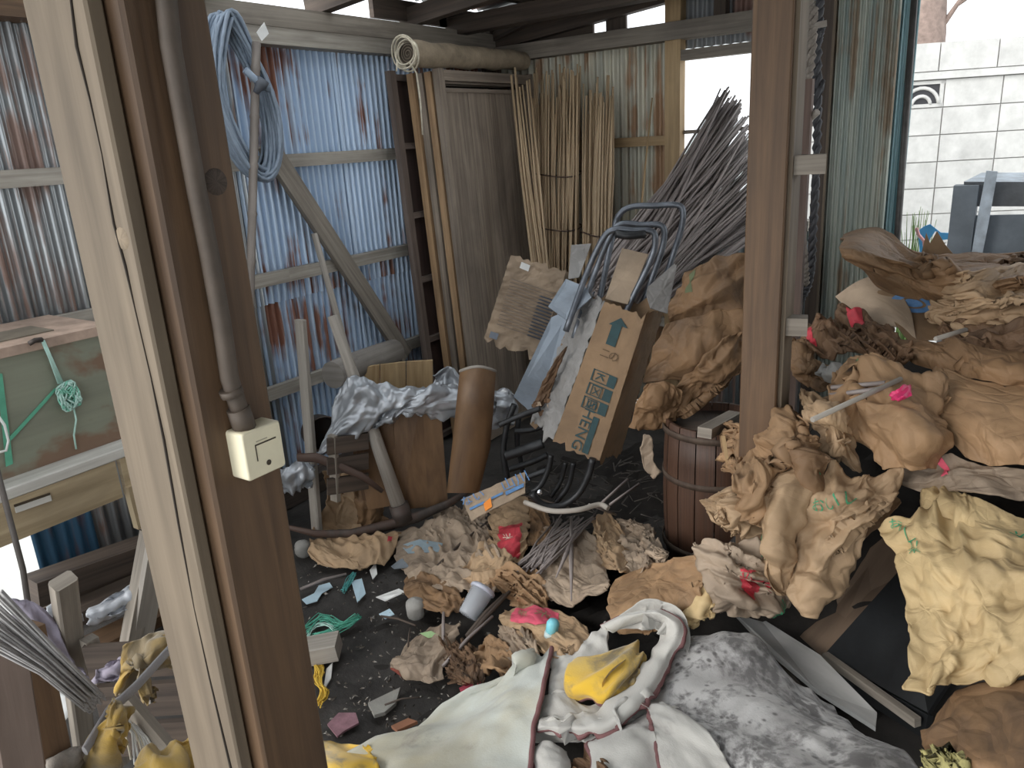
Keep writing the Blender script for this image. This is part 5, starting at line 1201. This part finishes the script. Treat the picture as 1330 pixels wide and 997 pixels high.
sack([[(930, 545, .05), (955, 548, .1), (975, 560, .1)], [(938, 575, .08), (960, 585, .12), (980, 590, .1)], [(945, 610, .05), (962, 620, .1), (978, 625, .08)]], kr_a, 'tan sack corner hooked over the foot of the timber post', .018, .07, 112, None, .03, 40, 40)
xr_ = (('crumpled tan sack at the yard side of the rolled sack', kr_a, 1440, 370), ('dark brown sack lying beyond the broad smooth sack', kr_b, 1470, 520), ('pale sack slumped beyond the yellowed hanging sack', kr_c, 1480, 700), ('grey-tan sack lying low at the yard end of the heap', kr_d, 1500, 880), ('brown sack spread on the outer slope of the heap', kr_a, 1640, 600), ('pale brown sack on the outer foot of the heap', kr_c, 1660, 800))
for k_, (lab_, m_, x_, y_) in enumerate(xr_):
    sack([[(x_-70, y_-70, .06), (x_, y_-80, .1), (x_+90, y_-70, .06)], [(x_-85, y_, .1), (x_, y_+5, .16), (x_+95, y_, .1)], [(x_-70, y_+75, .06), (x_+5, y_+85, .1), (x_+85, y_+70, .06)]], m_, lab_, .024, .12, 300+k_, None, .05)
# middle of the floor
sack([[(640, 650, .05), (662, 642, .07), (684, 645, .05)], [(636, 672, .08), (660, 668, .12), (688, 670, .08)], [(640, 702, .08), (662, 705, .12), (684, 700, .08)], [(645, 722, .03), (662, 730, .05), (680, 728, .04)]], kr_c, 'upright sack stump with a red printed panel in the middle of the floor', .012, .08, 91, None, .04, prints=(('rect', (.22, .48, .8, .96), red), ('txt', ('米', .48, .62, .05, .1), whiteprint)))
sack([[(684, 648, .02), (700, 655, .04), (712, 668, .03)], [(688, 675, .05), (702, 680, .07), (715, 690, .04)], [(684, 705, .05), (696, 708, .06), (710, 708, .03)]], kr_b, 'dark folded side of a sack next to the upright stump', .012, .06, 92, None, .03, 30, 30)
sack([[(520, 690, .01), (560, 680, .03), (600, 680, .03), (640, 700, .03)], [(515, 725, .02), (560, 715, .05), (605, 715, .05), (650, 725, .04)], [(530, 755, .03), (570, 745, .06), (615, 745, .06), (665, 745, .04)], [(528, 775, .03), (575, 765, .08), (620, 768, .06), (660, 765, .03)]], kr_d, 'broad flattened grey-tan sack spread over the litter', .024, .08, 93, None, .03, 60, 60)
sack([[(525, 752, .04), (550, 745, .05), (585, 755, .06)], [(530, 775, .07), (560, 770, .09), (600, 775, .07)], [(555, 792, .05), (580, 795, .07), (605, 785, .04)]], kr_b, 'brown open sack mouth beside the clear plastic cup', .014, .07, 94, None, .03, 36, 36)
sack([[(600, 740, .05), (635, 705, .09), (655, 715, .06)], [(605, 755, .06), (640, 735, .1), (668, 735, .06)], [(610, 772, .03), (640, 760, .06), (668, 755, .04)]], kr_c, 'tan folded sack peak in front of the upright stump', .014, .07, 95, None, .03, 40, 40)
sack([[(632, 750, .03), (660, 742, .06), (700, 745, .05)], [(650, 768, .06), (680, 765, .1), (710, 765, .06)], [(668, 785, .03), (690, 788, .06), (712, 782, .04)]], kr_a, 'tightly crumpled tan sack behind the red-striped sack', .026, .06, 96, None, .03, 50, 50)
sack([[(700, 690, .02), (740, 685, .04), (775, 700, .03)], [(698, 725, .05), (740, 725, .08), (785, 735, .05)], [(705, 765, .05), (745, 765, .08), (792, 755, .05)], [(715, 780, .02), (745, 785, .05), (790, 770, .03)]], kr_d, 'pale sack lying under a fan of grey reeds', .014, .09, 97, None, .03)
sack([[(768, 680, .03), (788, 668, .06), (805, 680, .05)], [(775, 705, .05), (795, 705, .08), (815, 710, .06)], [(785, 738, .03), (805, 742, .06), (818, 745, .04)]], kr_c, 'narrow tan sack fold standing beside the fan of reeds', .012, .06, 98, None, .03, 36, 36)
sack([[(800, 672, .03), (825, 678, .06), (850, 695, .03)], [(805, 700, .06), (832, 705, .1), (862, 715, .04)], [(815, 735, .04), (838, 738, .06), (866, 728, .03)]], kr_d, 'pale crumpled sack at the foot of the barrel', .022, .07, 99, None, .03)
sack([[(655, 788, .05), (690, 785, .07), (730, 792, .07), (762, 815, .04)], [(650, 805, .08), (690, 805, .12), (730, 812, .12), (768, 828, .06)], [(665, 815, .06), (700, 828, .11), (735, 836, .1), (765, 838, .05)], [(690, 840, .03), (715, 850, .07), (740, 855, .06), (760, 850, .03)]], kr_c, 'sack with a red printed stripe and a small cyan bottle lying on it', .01, .11, 100, None, .04, 56, 56, prints=(('rect', (.12, .06, .62, .4, .002), pinkred), ('txt', ('新', .26, .2, .06, -.12), kr_c), ('txt', ('米', .47, .24, .06, -.2), kr_c)))
sack([[(648, 812, .03), (670, 815, .05), (690, 830, .03)], [(650, 832, .05), (675, 838, .07), (698, 848, .04)], [(660, 858, .02), (682, 862, .04), (700, 860, .02)]], kr_d, 'torn grey-tan sack end under the red-striped sack', .014, .06, 101, None, .03, 36, 36)
sack([[(530, 835, .03), (560, 812, .05), (595, 805, .04)], [(515, 855, .04), (555, 845, .08), (590, 840, .05)], [(505, 868, .02), (550, 872, .06), (575, 865, .03)], [(525, 878, .01), (555, 886, .03), (576, 880, .01)]], kr_d, 'flat torn sack with a dark red corner on the bare soil', .014, .07, 102, None, .02, 44, 44, prints=(('rect', (.0, .66, .2, .98), plain('brick_red', (.2, .045, .03), .8)),))
sack([[(618, 835, .03), (640, 828, .06), (660, 838, .04)], [(620, 855, .05), (645, 852, .09), (672, 855, .04)], [(622, 880, .03), (645, 878, .05), (668, 872, .03)]], kr_a, 'small crushed tan sack behind the white blanket', .02, .06, 103, None, .03, 36, 36)
sack([[(405, 700, .02), (450, 700, .03), (520, 692, .03)], [(402, 715, .05), (455, 718, .08), (515, 708, .05)], [(410, 732, .03), (460, 738, .05), (500, 735, .03)]], kr_c, 'pale rolled paper sack lying in front of the pickaxe head', .014, .08, 104, None, .04, 36, 50, prints=(('rect', (.9, .3, .94, .5), red),))
sack([[(420, 612, .05), (440, 610, .08), (458, 618, .05)], [(425, 640, .1), (445, 640, .14), (465, 645, .1)], [(415, 670, .08), (440, 675, .12), (468, 675, .08)], [(405, 690, .02), (435, 692, .06), (470, 690, .02)]], kr_c, 'tan paper draped between the mattock and the pickaxe handle', .014, .09, 105, 3.12, .04, 40, 40)
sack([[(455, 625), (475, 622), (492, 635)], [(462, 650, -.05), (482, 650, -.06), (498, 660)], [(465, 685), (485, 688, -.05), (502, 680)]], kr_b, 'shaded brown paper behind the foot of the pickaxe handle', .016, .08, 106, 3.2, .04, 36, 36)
sack([[(565, 665, .02), (600, 660, .04), (630, 668, .02)], [(560, 685, .04), (600, 688, .06), (635, 690, .04)], [(555, 700, .01), (595, 706, .03), (630, 708, .01)]], kr_d, 'pale fringed sack pieces in front of the printed card', .02, .05, 107, None, .02, 40, 40)
sack([[(570, 838, .02), (600, 830, .04), (625, 845, .02)], [(580, 860, .03), (605, 862, .05), (630, 870, .03)], [(590, 885, .01), (610, 890, .03), (628, 888, .01)]], kr_e, 'rotten brown paper clump beside the white blanket', .025, .04, 108, None, .02, 36, 36)

# ------------------------------------------------------------------ card with blue print
CA = [W(600, 648, 2.75), W(682, 612, 2.8), W(682, 640, 2.72), W(612, 676, 2.66)]
t = thing('printed_card', 'torn grey card with blue lettering and an orange sticker on the litter', 'card', (CA[2]+CA[3])/2)
cf, nc_ = face(*CA, nx=12, ny=8, seed=15, amp=.002); cfp = part('card_face', cf, cb_l, t)
def onc(u, v, off=.006): return (CA[0]*(1-u)+CA[1]*u)*(1-v)+(CA[3]*(1-u)+CA[2]*u)*v+nc_*off
for (a0, a1, v0, v1) in ((.05, .3, .52, .62), (.42, .62, .5, .6), (.66, .98, .55, .72)):
    part('blue_band', G().slab([onc(a0, v0), onc(a1, v0), onc(a1, v1), onc(a0, v1)], .001), bluep, cfp)
part('orange_sticker', G().slab([onc(.28, .62, .008), onc(.41, .52, .008), onc(.4, .92, .008), onc(.27, .96, .008)], .001), orange, cfp, 'orange sticker')
for (u_, v_, s_, tx) in ((.15, .22, .05, 'ない'), (.84, .3, .06, '山川')):
    part('blue_lettering', flat_text(tx, onc(u_, v_, .008), CA[1]-CA[0], CA[0]-CA[3], s_, (0, 0, 0)), bluep, cfp)

# ------------------------------------------------------------------ panels, black box, boards in the heap
def hs(pts, th): return G().slab([W(*p_) for p_ in pts], th)
one('silvery_panel', hs([(953, 794, 1.8), (985, 800, 1.82), (1065, 850, 1.66), (1139, 925, 1.48), (1137, 944, 1.42), (1060, 895, 1.54), (1000, 845, 1.66)], .01), greyboard, 'thin silvery-grey board slanting out from under the sacks', 'board')
one('hardboard_sheet', hs([(1030, 818, 1.85), (1150, 668, 2.05), (1180, 720, 1.95), (1160, 752, 1.9), (1068, 853, 1.72)], .02), panelm, 'flat brown panel slanting down into the heap', 'panel')
t = thing('black_box', 'open black lacquered box with a wooden edge deep in the heap', 'box', W(1180, 930, 1.5))
part('box_side', hs([(1070, 850, 1.72), (1170, 738, 1.85), (1290, 800, 1.8), (1205, 925, 1.52)], .015), blackbox, t)
part('box_end', hs([(1070, 852, 1.72), (1205, 928, 1.52), (1200, 960, 1.5), (1075, 880, 1.68)], .015), blackbox, t)
part('wooden_edge', G().beam(W(1072, 852, 1.7), W(1192, 938, 1.5), .016, .02), wd_grey, t)
one('dark_board', hs([(940, 800, 1.85), (975, 830, 1.75), (1050, 900, 1.6), (1000, 840, 1.75)], .01), wd_grey, 'small grey board end under the silvery board', 'board')
for k, (a_, b_, lab) in enumerate((((1055, 545), (1170, 492), 'long pale cane lying across the top of the heap'), ((1080, 503), (1150, 497), 'short dark cane lying behind the long pale cane'), ((1078, 513), (1140, 505), 'middle cane lying between the other canes on the heap'), ((1215, 440), (1255, 428), 'short cane poking out under the pale crumpled sack'))):
    one('cane_stick', G().tube([hp(a_[0], a_[1], .28), hp(b_[0], b_[1], .22)], .006, 6), bamboo_g if k in (1, 2) else wd_ash, lab, 'cane')
one('pink_scrap', Patch([[(1156, 512, .28), (1168, 505, .3), (1182, 500, .28)], [(1160, 520, .28), (1170, 516, .3), (1184, 512, .28)]], 12, 12, .008, .03, 3).solid(.01), plain('magenta_plastic', (.7, .04, .16), .4), 'bright magenta plastic scrap on top of the heap', 'plastic scrap')
one('glass_jar', G().lathe([(0, 0), (.022, 0), (.025, .01), (.025, .04), (.018, .05), (0, .05)], hp(1122, 494, .12), 16, (.6, -.4, .6)), clearp, 'small glass jar lying among the canes on the heap', 'jar')
one('grey_clod', Patch([[(1072, 478, .12), (1088, 472, .14), (1100, 478, .12)], [(1062, 484, .14), (1085, 486, .18), (1105, 486, .14)], [(1070, 492, .12), (1088, 496, .14), (1100, 494, .12)]], 20, 20, .008, .03, 8).solid(.03), stonem, 'grey mouldy clod beside the curled sack end', 'clod')

# ------------------------------------------------------------------ blankets
def blanket(rows, mat, label, amp, scale, seed, thick, n=70, m=70, d=None, pipe=None, name='blanket', cat='blanket', ang=None):
    P_ = Patch(rows, n, m, amp*.9, scale, seed, d, 0, .004, ang=ang)
    # soften the folds
    for _ in range(3):
        Q = P_.P.copy(); Q[1:-1, 1:-1] = (P_.P[1:-1, 1:-1]*2+P_.P[2:, 1:-1]+P_.P[:-2, 1:-1]+P_.P[1:-1, 2:]+P_.P[1:-1, :-2])/6; P_.P = Q
    P_.N = P_.normals(P_.P)*(-1 if P_.flip else 1)
    t = one(name, P_.solid(thick, .012), mat, label, cat, 'soiled blankets in the foreground' if name == 'blanket' else None)
    for e in (pipe or ()):
        line = {'r': P_.P[:, -1], 'l': P_.P[:, 0], 't': P_.P[0], 'b': P_.P[-1]}[e]; nl_ = {'r': P_.N[:, -1], 'l': P_.N[:, 0], 't': P_.N[0], 'b': P_.N[-1]}[e]
        part('piping', G().tube(line-nl_*.005, .0065, 6), pipingm, t, 'maroon edge piping')
    return P_
blanket([[(650, 885, .05), (680, 865, .07), (700, 852, .08), (716, 846, .08)], [(560, 925, .04), (620, 912, .06), (670, 895, .1), (706, 895, .12)], [(470, 968, .03), (545, 962, .06), (630, 948, .1), (692, 945, .14)], [(400, 1005, .02), (480, 1010, .06), (595, 1015, .1), (682, 1010, .14)]], bl_white, 'white blanket with maroon piping spread towards the bare soil', .034, .17, 201, .02, pipe='r', ang=.75)
blanket([[(395, 968, .05), (425, 962, .06), (470, 968, .05)], [(400, 985, .06), (430, 985, .08), (490, 990, .06)], [(410, 1020, .05), (440, 1020, .06), (500, 1020, .05)]], yellowc, 'bright yellow cloth edge showing under the white blanket', .01, .1, 202, .015, 30, 30, name='yellow_cloth', cat='cloth')
blanket([[(712, 850, .06), (735, 845, .08), (765, 830, .08), (790, 812, .08)], [(716, 875, .08), (735, 870, .1), (760, 860, .1), (790, 850, .1)], [(712, 905, .08), (730, 900, .1), (755, 900, .1), (790, 900, .1)]], bl_fold, 'small rumpled blanket corner behind the yellow cloth', .02, .07, 203, .02, 50, 50)
blanket([[(745, 862, .12), (780, 855, .14), (812, 838, .14), (830, 838, .12)], [(735, 882, .14), (775, 880, .18), (812, 868, .18), (832, 858, .14)], [(738, 895, .12), (770, 902, .16), (800, 895, .17), (825, 875, .14)], [(755, 905, .1), (780, 912, .13), (800, 908, .13), (818, 890, .12)]], yellowc, 'mustard yellow cloth with mould spots wrapped in the folded blanket', .018, .12, 204, .03, 50, 50, pipe='b', ang=.8, name='yellow_cloth', cat='cloth')
blanket([[(705, 932, .1), (740, 930, .12), (775, 922, .14), (800, 905, .14), (825, 880, .14), (845, 850, .14), (862, 818, .16), (850, 805, .2), (820, 808, .22), (795, 820, .2)], [(700, 942, .14), (742, 944, .18), (785, 938, .2), (815, 918, .2), (842, 888, .2), (862, 850, .2), (876, 815, .22), (855, 796, .25), (820, 798, .27), (785, 815, .24)], [(698, 948, .12), (742, 953, .16), (790, 948, .17), (822, 926, .17), (852, 895, .17), (874, 855, .17), (888, 815, .19), (860, 790, .2), (818, 792, .22), (780, 812, .2)]], bl_fold, 'thick folded blanket edge curling round the mustard yellow cloth', .012, .1, 205, .04, 36, 110, pipe='b')
blanket([[(690, 905, .08), (730, 900, .1), (760, 915, .1), (790, 915, .08)], [(695, 930, .08), (735, 928, .12), (770, 935, .12), (800, 930, .1)], [(690, 965, .06), (735, 962, .1), (775, 965, .1), (800, 955, .08)]], bl_fold, 'flat grey-white blanket fold under the curling edge', .018, .09, 206, .02, 50, 50)
blanket([[(880, 845, .06), (925, 828, .1), (985, 838, .1), (1030, 878, .04), (1080, 922, .02)], [(852, 880, .1), (915, 868, .16), (985, 880, .18), (1050, 915, .14), (1115, 958, .06)], [(838, 920, .12), (905, 915, .18), (985, 925, .2), (1065, 945, .18), (1150, 970, .1)], [(850, 965, .12), (915, 955, .2), (990, 965, .22), (1075, 975, .2), (1185, 985, .1)], [(870, 1030, .12), (930, 1030, .18), (1000, 1030, .2), (1085, 1030, .2), (1215, 1030, .1)]], bl_grey, 'grey blanket speckled with black mould bulging in the foreground', .04, .2, 207, .03, 90, 100, ang=.3)
blanket([[(838, 912, .14), (855, 908, .16), (880, 915, .16)], [(842, 930, .18), (870, 935, .22), (915, 950, .22)], [(850, 960, .18), (890, 975, .22), (945, 990, .22)], [(862, 1030, .16), (905, 1030, .2), (965, 1030, .2)]], bl_fold, 'turned-back edge of a blanket lying on the mould-speckled blanket', .016, .09, 208, .02, 50, 50, pipe='l')
blanket([[(790, 940, .12), (815, 930, .14), (840, 925, .14)], [(775, 965, .14), (810, 955, .16), (850, 955, .16)], [(768, 1005, .12), (815, 1000, .16), (865, 1000, .16)], [(765, 1050, .1), (815, 1050, .14), (870, 1050, .14)]], bl_fold, 'grey blanket corner drooping at the front below the yellow cloth', .02, .09, 209, .02, 50, 50, pipe='l')
blanket([[(688, 970, .1), (710, 965, .12), (735, 980, .1)], [(690, 990, .12), (712, 990, .15), (740, 1000, .12)], [(690, 1040, .1), (715, 1040, .12), (745, 1040, .1)]], bl_fold, 'small blanket fold beside the piping of the white blanket', .016, .06, 210, .02, 36, 36, pipe='l')
sack([[(735, 985, .06), (765, 975, .08), (800, 980, .08)], [(735, 1005, .08), (770, 1000, .1), (810, 1005, .1)], [(740, 1050, .06), (770, 1050, .08), (815, 1050, .06)]], kr_e, 'dirty brown paper showing between the blanket folds', .02, .06, 211, None, .02, 30, 30)
one('green_tuft', Patch([[(1205, 990, .16), (1230, 984, .18), (1260, 990, .16)], [(1200, 1010, .16), (1230, 1008, .18), (1262, 1010, .16)]], 18, 24, .014, .02, 12).solid(.02), plain('olive_moss', (.3, .27, .11), .9, 0, .4, 40, .8), 'olive mossy clump at the foot of the mould-speckled blanket', 'moss')

# ------------------------------------------------------------------ small litter on the soil
c0 = hp(607, 800, .03); c1 = hp(632, 765, .1); ax = nrm(c1-c0+np.array([0, 0, .02]))
t = thing('plastic_cup', 'clear plastic cup with a lid rim lying on the litter', 'cup', c0)
Lc = np.linalg.norm(c1-c0)
part('cup_wall', G().lathe([(0, 0), (.032, 0), (.034, .004), (.040, Lc*.85), (.037, Lc*.85), (.031, .008), (0, .006)], c0, 22, ax), plain('thin_clear_cup', (.7, .73, .78), .12, 0, .1, 8, .02, alpha=.4), t)
part('cup_rim', G().lathe([(.038, Lc*.84), (.045, Lc*.85), (.045, Lc*.93), (.036, Lc), (0, Lc*1.02)], c0, 22, ax), plain('milky_plastic', (.5, .52, .6), .3, 0, .1, 8, .02), t, 'milky rim')
c0 = hp(716, 822, .15); ax = nrm(np.array([.1, .25, 1.]))
t = thing('small_bottle', 'small cyan plastic bottle lying on the red-striped sack', 'bottle', c0)
part('bottle_body', G().lathe([(0, 0), (.012, 0), (.017, .006), (.018, .03), (.012, .04), (0, .04)], c0, 16, ax), cyanp, t)
part('cap_ring', G().lathe([(.012, -.012), (.019, -.012), (.019, .002), (.012, .002)], c0, 16, ax), plain('pale_cyan_cap', (.62, .75, .75), .4), t)
part('nozzle', G().lathe([(0, -.024), (.006, -.024), (.009, -.012), (0, -.012)], c0, 12, ax), plain('pale_cyan_cap', (.62, .75, .75), .4), t)
def scrap(name, pts, mat, label, cat, th=.003, lift=.01):
    one(name, G().slab([hp(p_[0], p_[1], lift+(p_[2] if len(p_) > 2 else 0)) for p_ in pts], th), mat, label, cat)
scrap('paper_scrap', [(392, 778), (408, 770), (414, 760), (428, 756), (432, 762), (418, 770), (412, 780), (398, 784)], bluetint, 'pale blue folded paper scrap at the foot of the big post', 'paper scrap')
scrap('paper_scrap', [(456, 754), (470, 751), (475, 770), (464, 782)], bluetint, 'pale blue rectangular scrap on the soil beside the blue folded scrap', 'paper scrap')
scrap('paper_scrap', [(488, 775), (518, 764), (526, 768), (500, 780)], whitep, 'narrow white scrap beside the open sack mouth', 'paper scrap')
scrap('paper_scrap', [(492, 797), (506, 790), (512, 797), (500, 803)], bluetint, 'tiny pale blue scrap near the grey stone', 'paper scrap')
scrap('paper_scrap', [(480, 740), (488, 730), (490, 745), (484, 752)], whitep, 'tiny white scrap beside the narrow planks on the soil', 'paper scrap')
scrap('slate_piece', [(508, 735), (522, 724), (532, 736), (512, 738)], plain('slate_grey', (.22, .25, .28), .5), 'blue-grey slate chip in front of the broad flattened sack', 'slate')
scrap('slab_fragment', [(478, 912), (520, 892), (514, 912), (500, 924), (486, 928)], concs, 'pale flat concrete fragment lying on the bare soil', 'slab fragment', .012)
scrap('rubber_scrap', [(425, 940), (440, 925), (462, 925), (466, 938), (448, 948), (438, 956)], pinkscrap, 'mauve torn scrap lying on the soil near the white blanket', 'scrap', .006)
scrap('brown_tile', [(508, 942), (530, 932), (542, 936), (516, 948)], plain('terracotta', (.25, .11, .06), .8), 'thin terracotta shard beside the white blanket edge', 'shard', .008)
scrap('red_scrap', [(596, 893), (622, 880), (624, 885), (600, 902)], pinkred, 'red printed paper strip tucked beside the white blanket', 'paper scrap')
scrap('film_strip', [(424, 868), (432, 860), (430, 880), (420, 896)], whitep, 'white film strip beside the yellow twine', 'film strip')
scrap('blue_film', [(520, 708, .02), (545, 700, .03), (575, 705, .03), (570, 716, .02), (530, 718, .02)], plain('slate_blue_film', (.3, .38, .43), .4), 'slate-blue film crumpled before the pickaxe head', 'film')
def stone(px, py, r, label, mat=stonem, seed=1):
    rng = np.random.default_rng(seed); c_ = hp(px, py, r*.6); g = G()
    U = np.linspace(0, math.pi, 9); V_ = np.linspace(0, 2*math.pi, 14, endpoint=False); Q = np.zeros((9, 14, 3))
    k1 = rng.random(3)*6
    for i, u in enumerate(U):
        for j, v in enumerate(V_):
            d_ = np.array([math.sin(u)*math.cos(v), math.sin(u)*math.sin(v), .75*math.cos(u)]); Q[i, j] = c_+d_*r*(1+.14*math.sin(3*d_[0]+k1[0])+.12*math.sin(4*d_[1]+k1[1])+.1*math.sin(5*d_[2]+k1[2]))
    g.grid(Q, np.zeros((9, 14, 2)), True, True, True); one('stone', g, mat, label, 'stone')
stone(540, 790, .042, 'round pale stone beside the open sack mouth', stonem, 2)
stone(392, 712, .04, 'rounded grey stone at the foot of the big post', stonem, 3)
one('wood_block', G().beam(hp(388, 848, .06), hp(440, 838, .06), .09, .055), wd_ash, 'short sawn wood block lying beside the big post', 'wood block')
rng = random.Random(17)
def hank(name, label, pts, mat, nstr, spread, r, cat='twine'):
    t = thing(name, label, cat, hp(pts[0][0], pts[0][1], .0))
    for k in range(nstr):
        part('strand', G().tube(catmull(np.array([hp(p_[0]+rng.uniform(-spread, spread), p_[1]+rng.uniform(-spread, spread)*.7, .015+.02*rng.random()) for p_ in pts]), 12), r, 4), mat, t)
hank('green_twine', 'tangle of green twine on the soil beside the big post', [(395, 820), (420, 800), (445, 812), (465, 798), (440, 818), (405, 828)], plain('green_twine_dark', (.1, .42, .3), .5, 0, .3, 40), 14, 7, .002)
hank('mint_twine', 'pale mint twine loop over the wood block', [(394, 835), (410, 812), (432, 815), (437, 835), (430, 850)], twine2, 6, 4, .002)
hank('teal_netting', 'small teal net scrap among the blue scraps', [(448, 765), (455, 750), (460, 745), (452, 760), (446, 768)], plain('teal_net', (.1, .4, .38), .6), 8, 4, .0015, 'netting')
hank('yellow_twine', 'hank of yellow twine at the foot of the big post', [(405, 850), (415, 868), (412, 885), (422, 900), (412, 915)], yellowtw, 20, 6, .0022)
# reeds: fan lying on the pale sack
for k in range(26):
    px0 = 685+rng.uniform(-14, 30); py0 = 738+rng.uniform(-12, 8); px1 = 738+rng.uniform(-22, 34); py1 = 674+rng.uniform(-6, 8)
    one('grey_reed', G().tube([hp(px0, py0, .09+.03*rng.random()), hp((px0+px1)/2+rng.uniform(-4, 4), (py0+py1)/2, .13), hp(px1, py1, .1)], [.004, .0045, .003], 5), bamboo_g, 'thin grey reed in the fan of reeds on the pale sack', 'reed', 'fan of grey reeds')
for k, (a_, b_) in enumerate((((742, 780), (742, 672)), ((722, 750), (748, 690)))):
    one('split_reed', G().tube([hp(a_[0], a_[1], .1), hp((a_[0]+b_[0])/2, (a_[1]+b_[1])/2, .14), hp(b_[0], b_[1], .12)], [.002, .009, .006], 6), bamboo_g, ['broad split reed hanging down over the pale sack', 'shorter split reed crossing the fan of reeds'][k], 'reed')
sticks = [((560, 742), (632, 678), .005, 'thin dark twig slanting over the broad flattened sack', 'twig'), ((592, 850), (662, 768), .008, 'thick dark cane crossing beside the clear cup', 'cane'), ((606, 826), (655, 772), .008, 'dark cane lying against the clear cup', 'cane'), ((575, 865), (640, 800), .006, 'long grey cane lying below the clear cup', 'cane'), ((576, 846), (576, 795), .006, 'short upright reed stub on the torn sack', 'reed'),
 ((390, 765), (450, 745), .006, 'grey twig lying beside the pale blue folded scrap', 'twig'), ((495, 800), (540, 812), .004, 'thin twig lying on the bare soil', 'twig'), ((530, 840), (533, 815), .003, 'tiny twig standing by the torn sack', 'twig'), ((500, 915), (545, 905), .003, 'thin twig beside the pale concrete fragment', 'twig'), ((660, 640), (740, 660), .006, 'thin cane under the black chair frame', 'cane')]
for a_, b_, r_, lab, ct in sticks:
    p0, p1 = hp(a_[0], a_[1], .04), hp(b_[0], b_[1], .07); one('loose_'+ct, G().tube([p0, (p0+p1)/2+[0, 0, .008], p1], [r_, r_, r_*.8], 6), bamboo_g if 'grey' in lab or 'reed' in lab else wd_dark, lab, ct)
one('bent_pipe', G().tube(catmull(np.array([W(682, 652, 2.6), W(715, 663, 2.5), W(750, 662, 2.48), W(778, 655, 2.52), W(790, 660, 2.5)]), 20), [.010]*20, 8), wd_ash, 'bowed pale stick lying in front of the black chair frame', 'stick')
for k, (a_, b_) in enumerate((((782, 652), (815, 622)), ((792, 655), (830, 628)), ((765, 655), (800, 668)))):
    one('dark_twig', G().tube([W(a_[0], a_[1], 2.6), W(b_[0], b_[1], 2.75)], .005, 5), bamboo_g, ['thin twig slanting in the dark gap before the barrel', 'second thin twig slanting in the dark gap before the barrel', 'short twig lying on the end of the bowed pale stick'][k], 'twig')
one('green_leaf', G().slab([hp(545, 822, .05), hp(560, 819, .06), hp(572, 826, .05), hp(556, 828, .05)], .002), plain('leaf_green', (.28, .42, .2), .6), 'narrow green leaf strip on the torn sack', 'leaf')
# crumbs, grit and straw bits: uncountable
rg = np.random.default_rng(77); g = G()
for k in range(700):
    px = rg.uniform(390, 700); py = rg.uniform(690, 980)
    c_ = hp(px, py, .003) if k % 3 == 0 else toz(px, py, .012)
    if abs(c_[0]) > 3 or c_[2] > .12: continue
    s_ = rg.uniform(.003, .009); an = rg.random()*6.28; d_ = np.array([math.cos(an), math.sin(an), .3*rg.normal()])*s_*rg.uniform(.7, 1.6); e_ = np.array([-math.sin(an), math.cos(an), .4*rg.normal()])*s_*.5
    i = len(g.v); g.v.extend([c_-d_, c_+e_, c_+d_, c_-e_, c_+[0, 0, s_*.7]])
    for f_ in ((0, 1, 4), (1, 2, 4), (2, 3, 4), (3, 0, 4)): g.face(tuple(i+x for x in f_), ((0, 0), (.01, 0), (.01, .01)))
gm, nt, b = newmat('grit'); v, w = uvmap(nt, 1, 1, 1, 'Object'); setin(nt, b, Base_Color=ramp(nt, noise(nt, v, w, 35., 2), [(.35, (.03, .025, .02)), (.5, (.12, .1, .08)), (.6, (.42, .4, .36)), (.66, (.2, .15, .1))]), Roughness=.85)
one('litter_grit', g, gm, 'fine grit and straw crumbs strewn over the soil', 'grit', kind='stuff')
# splinters on the dark floor in front of the barrel
rg = np.random.default_rng(78); g = G()
for k in range(160):
    c_ = toz(rg.uniform(640, 870), rg.uniform(600, 690), .09); an = rg.random()*6.28; L_ = rg.uniform(.02, .09)
    g.tube([c_, c_+np.array([math.cos(an)*L_, math.sin(an)*L_, rg.uniform(-.005, .03)])], rg.uniform(.0015, .004), 4)
one('splinters', g, plain('dark_splinter', (.1, .085, .075), .8, 0, .5, 30), 'dark splinters and straw in the gap before the barrel', 'splinters', kind='stuff')
print('objects', len(bpy.data.objects))
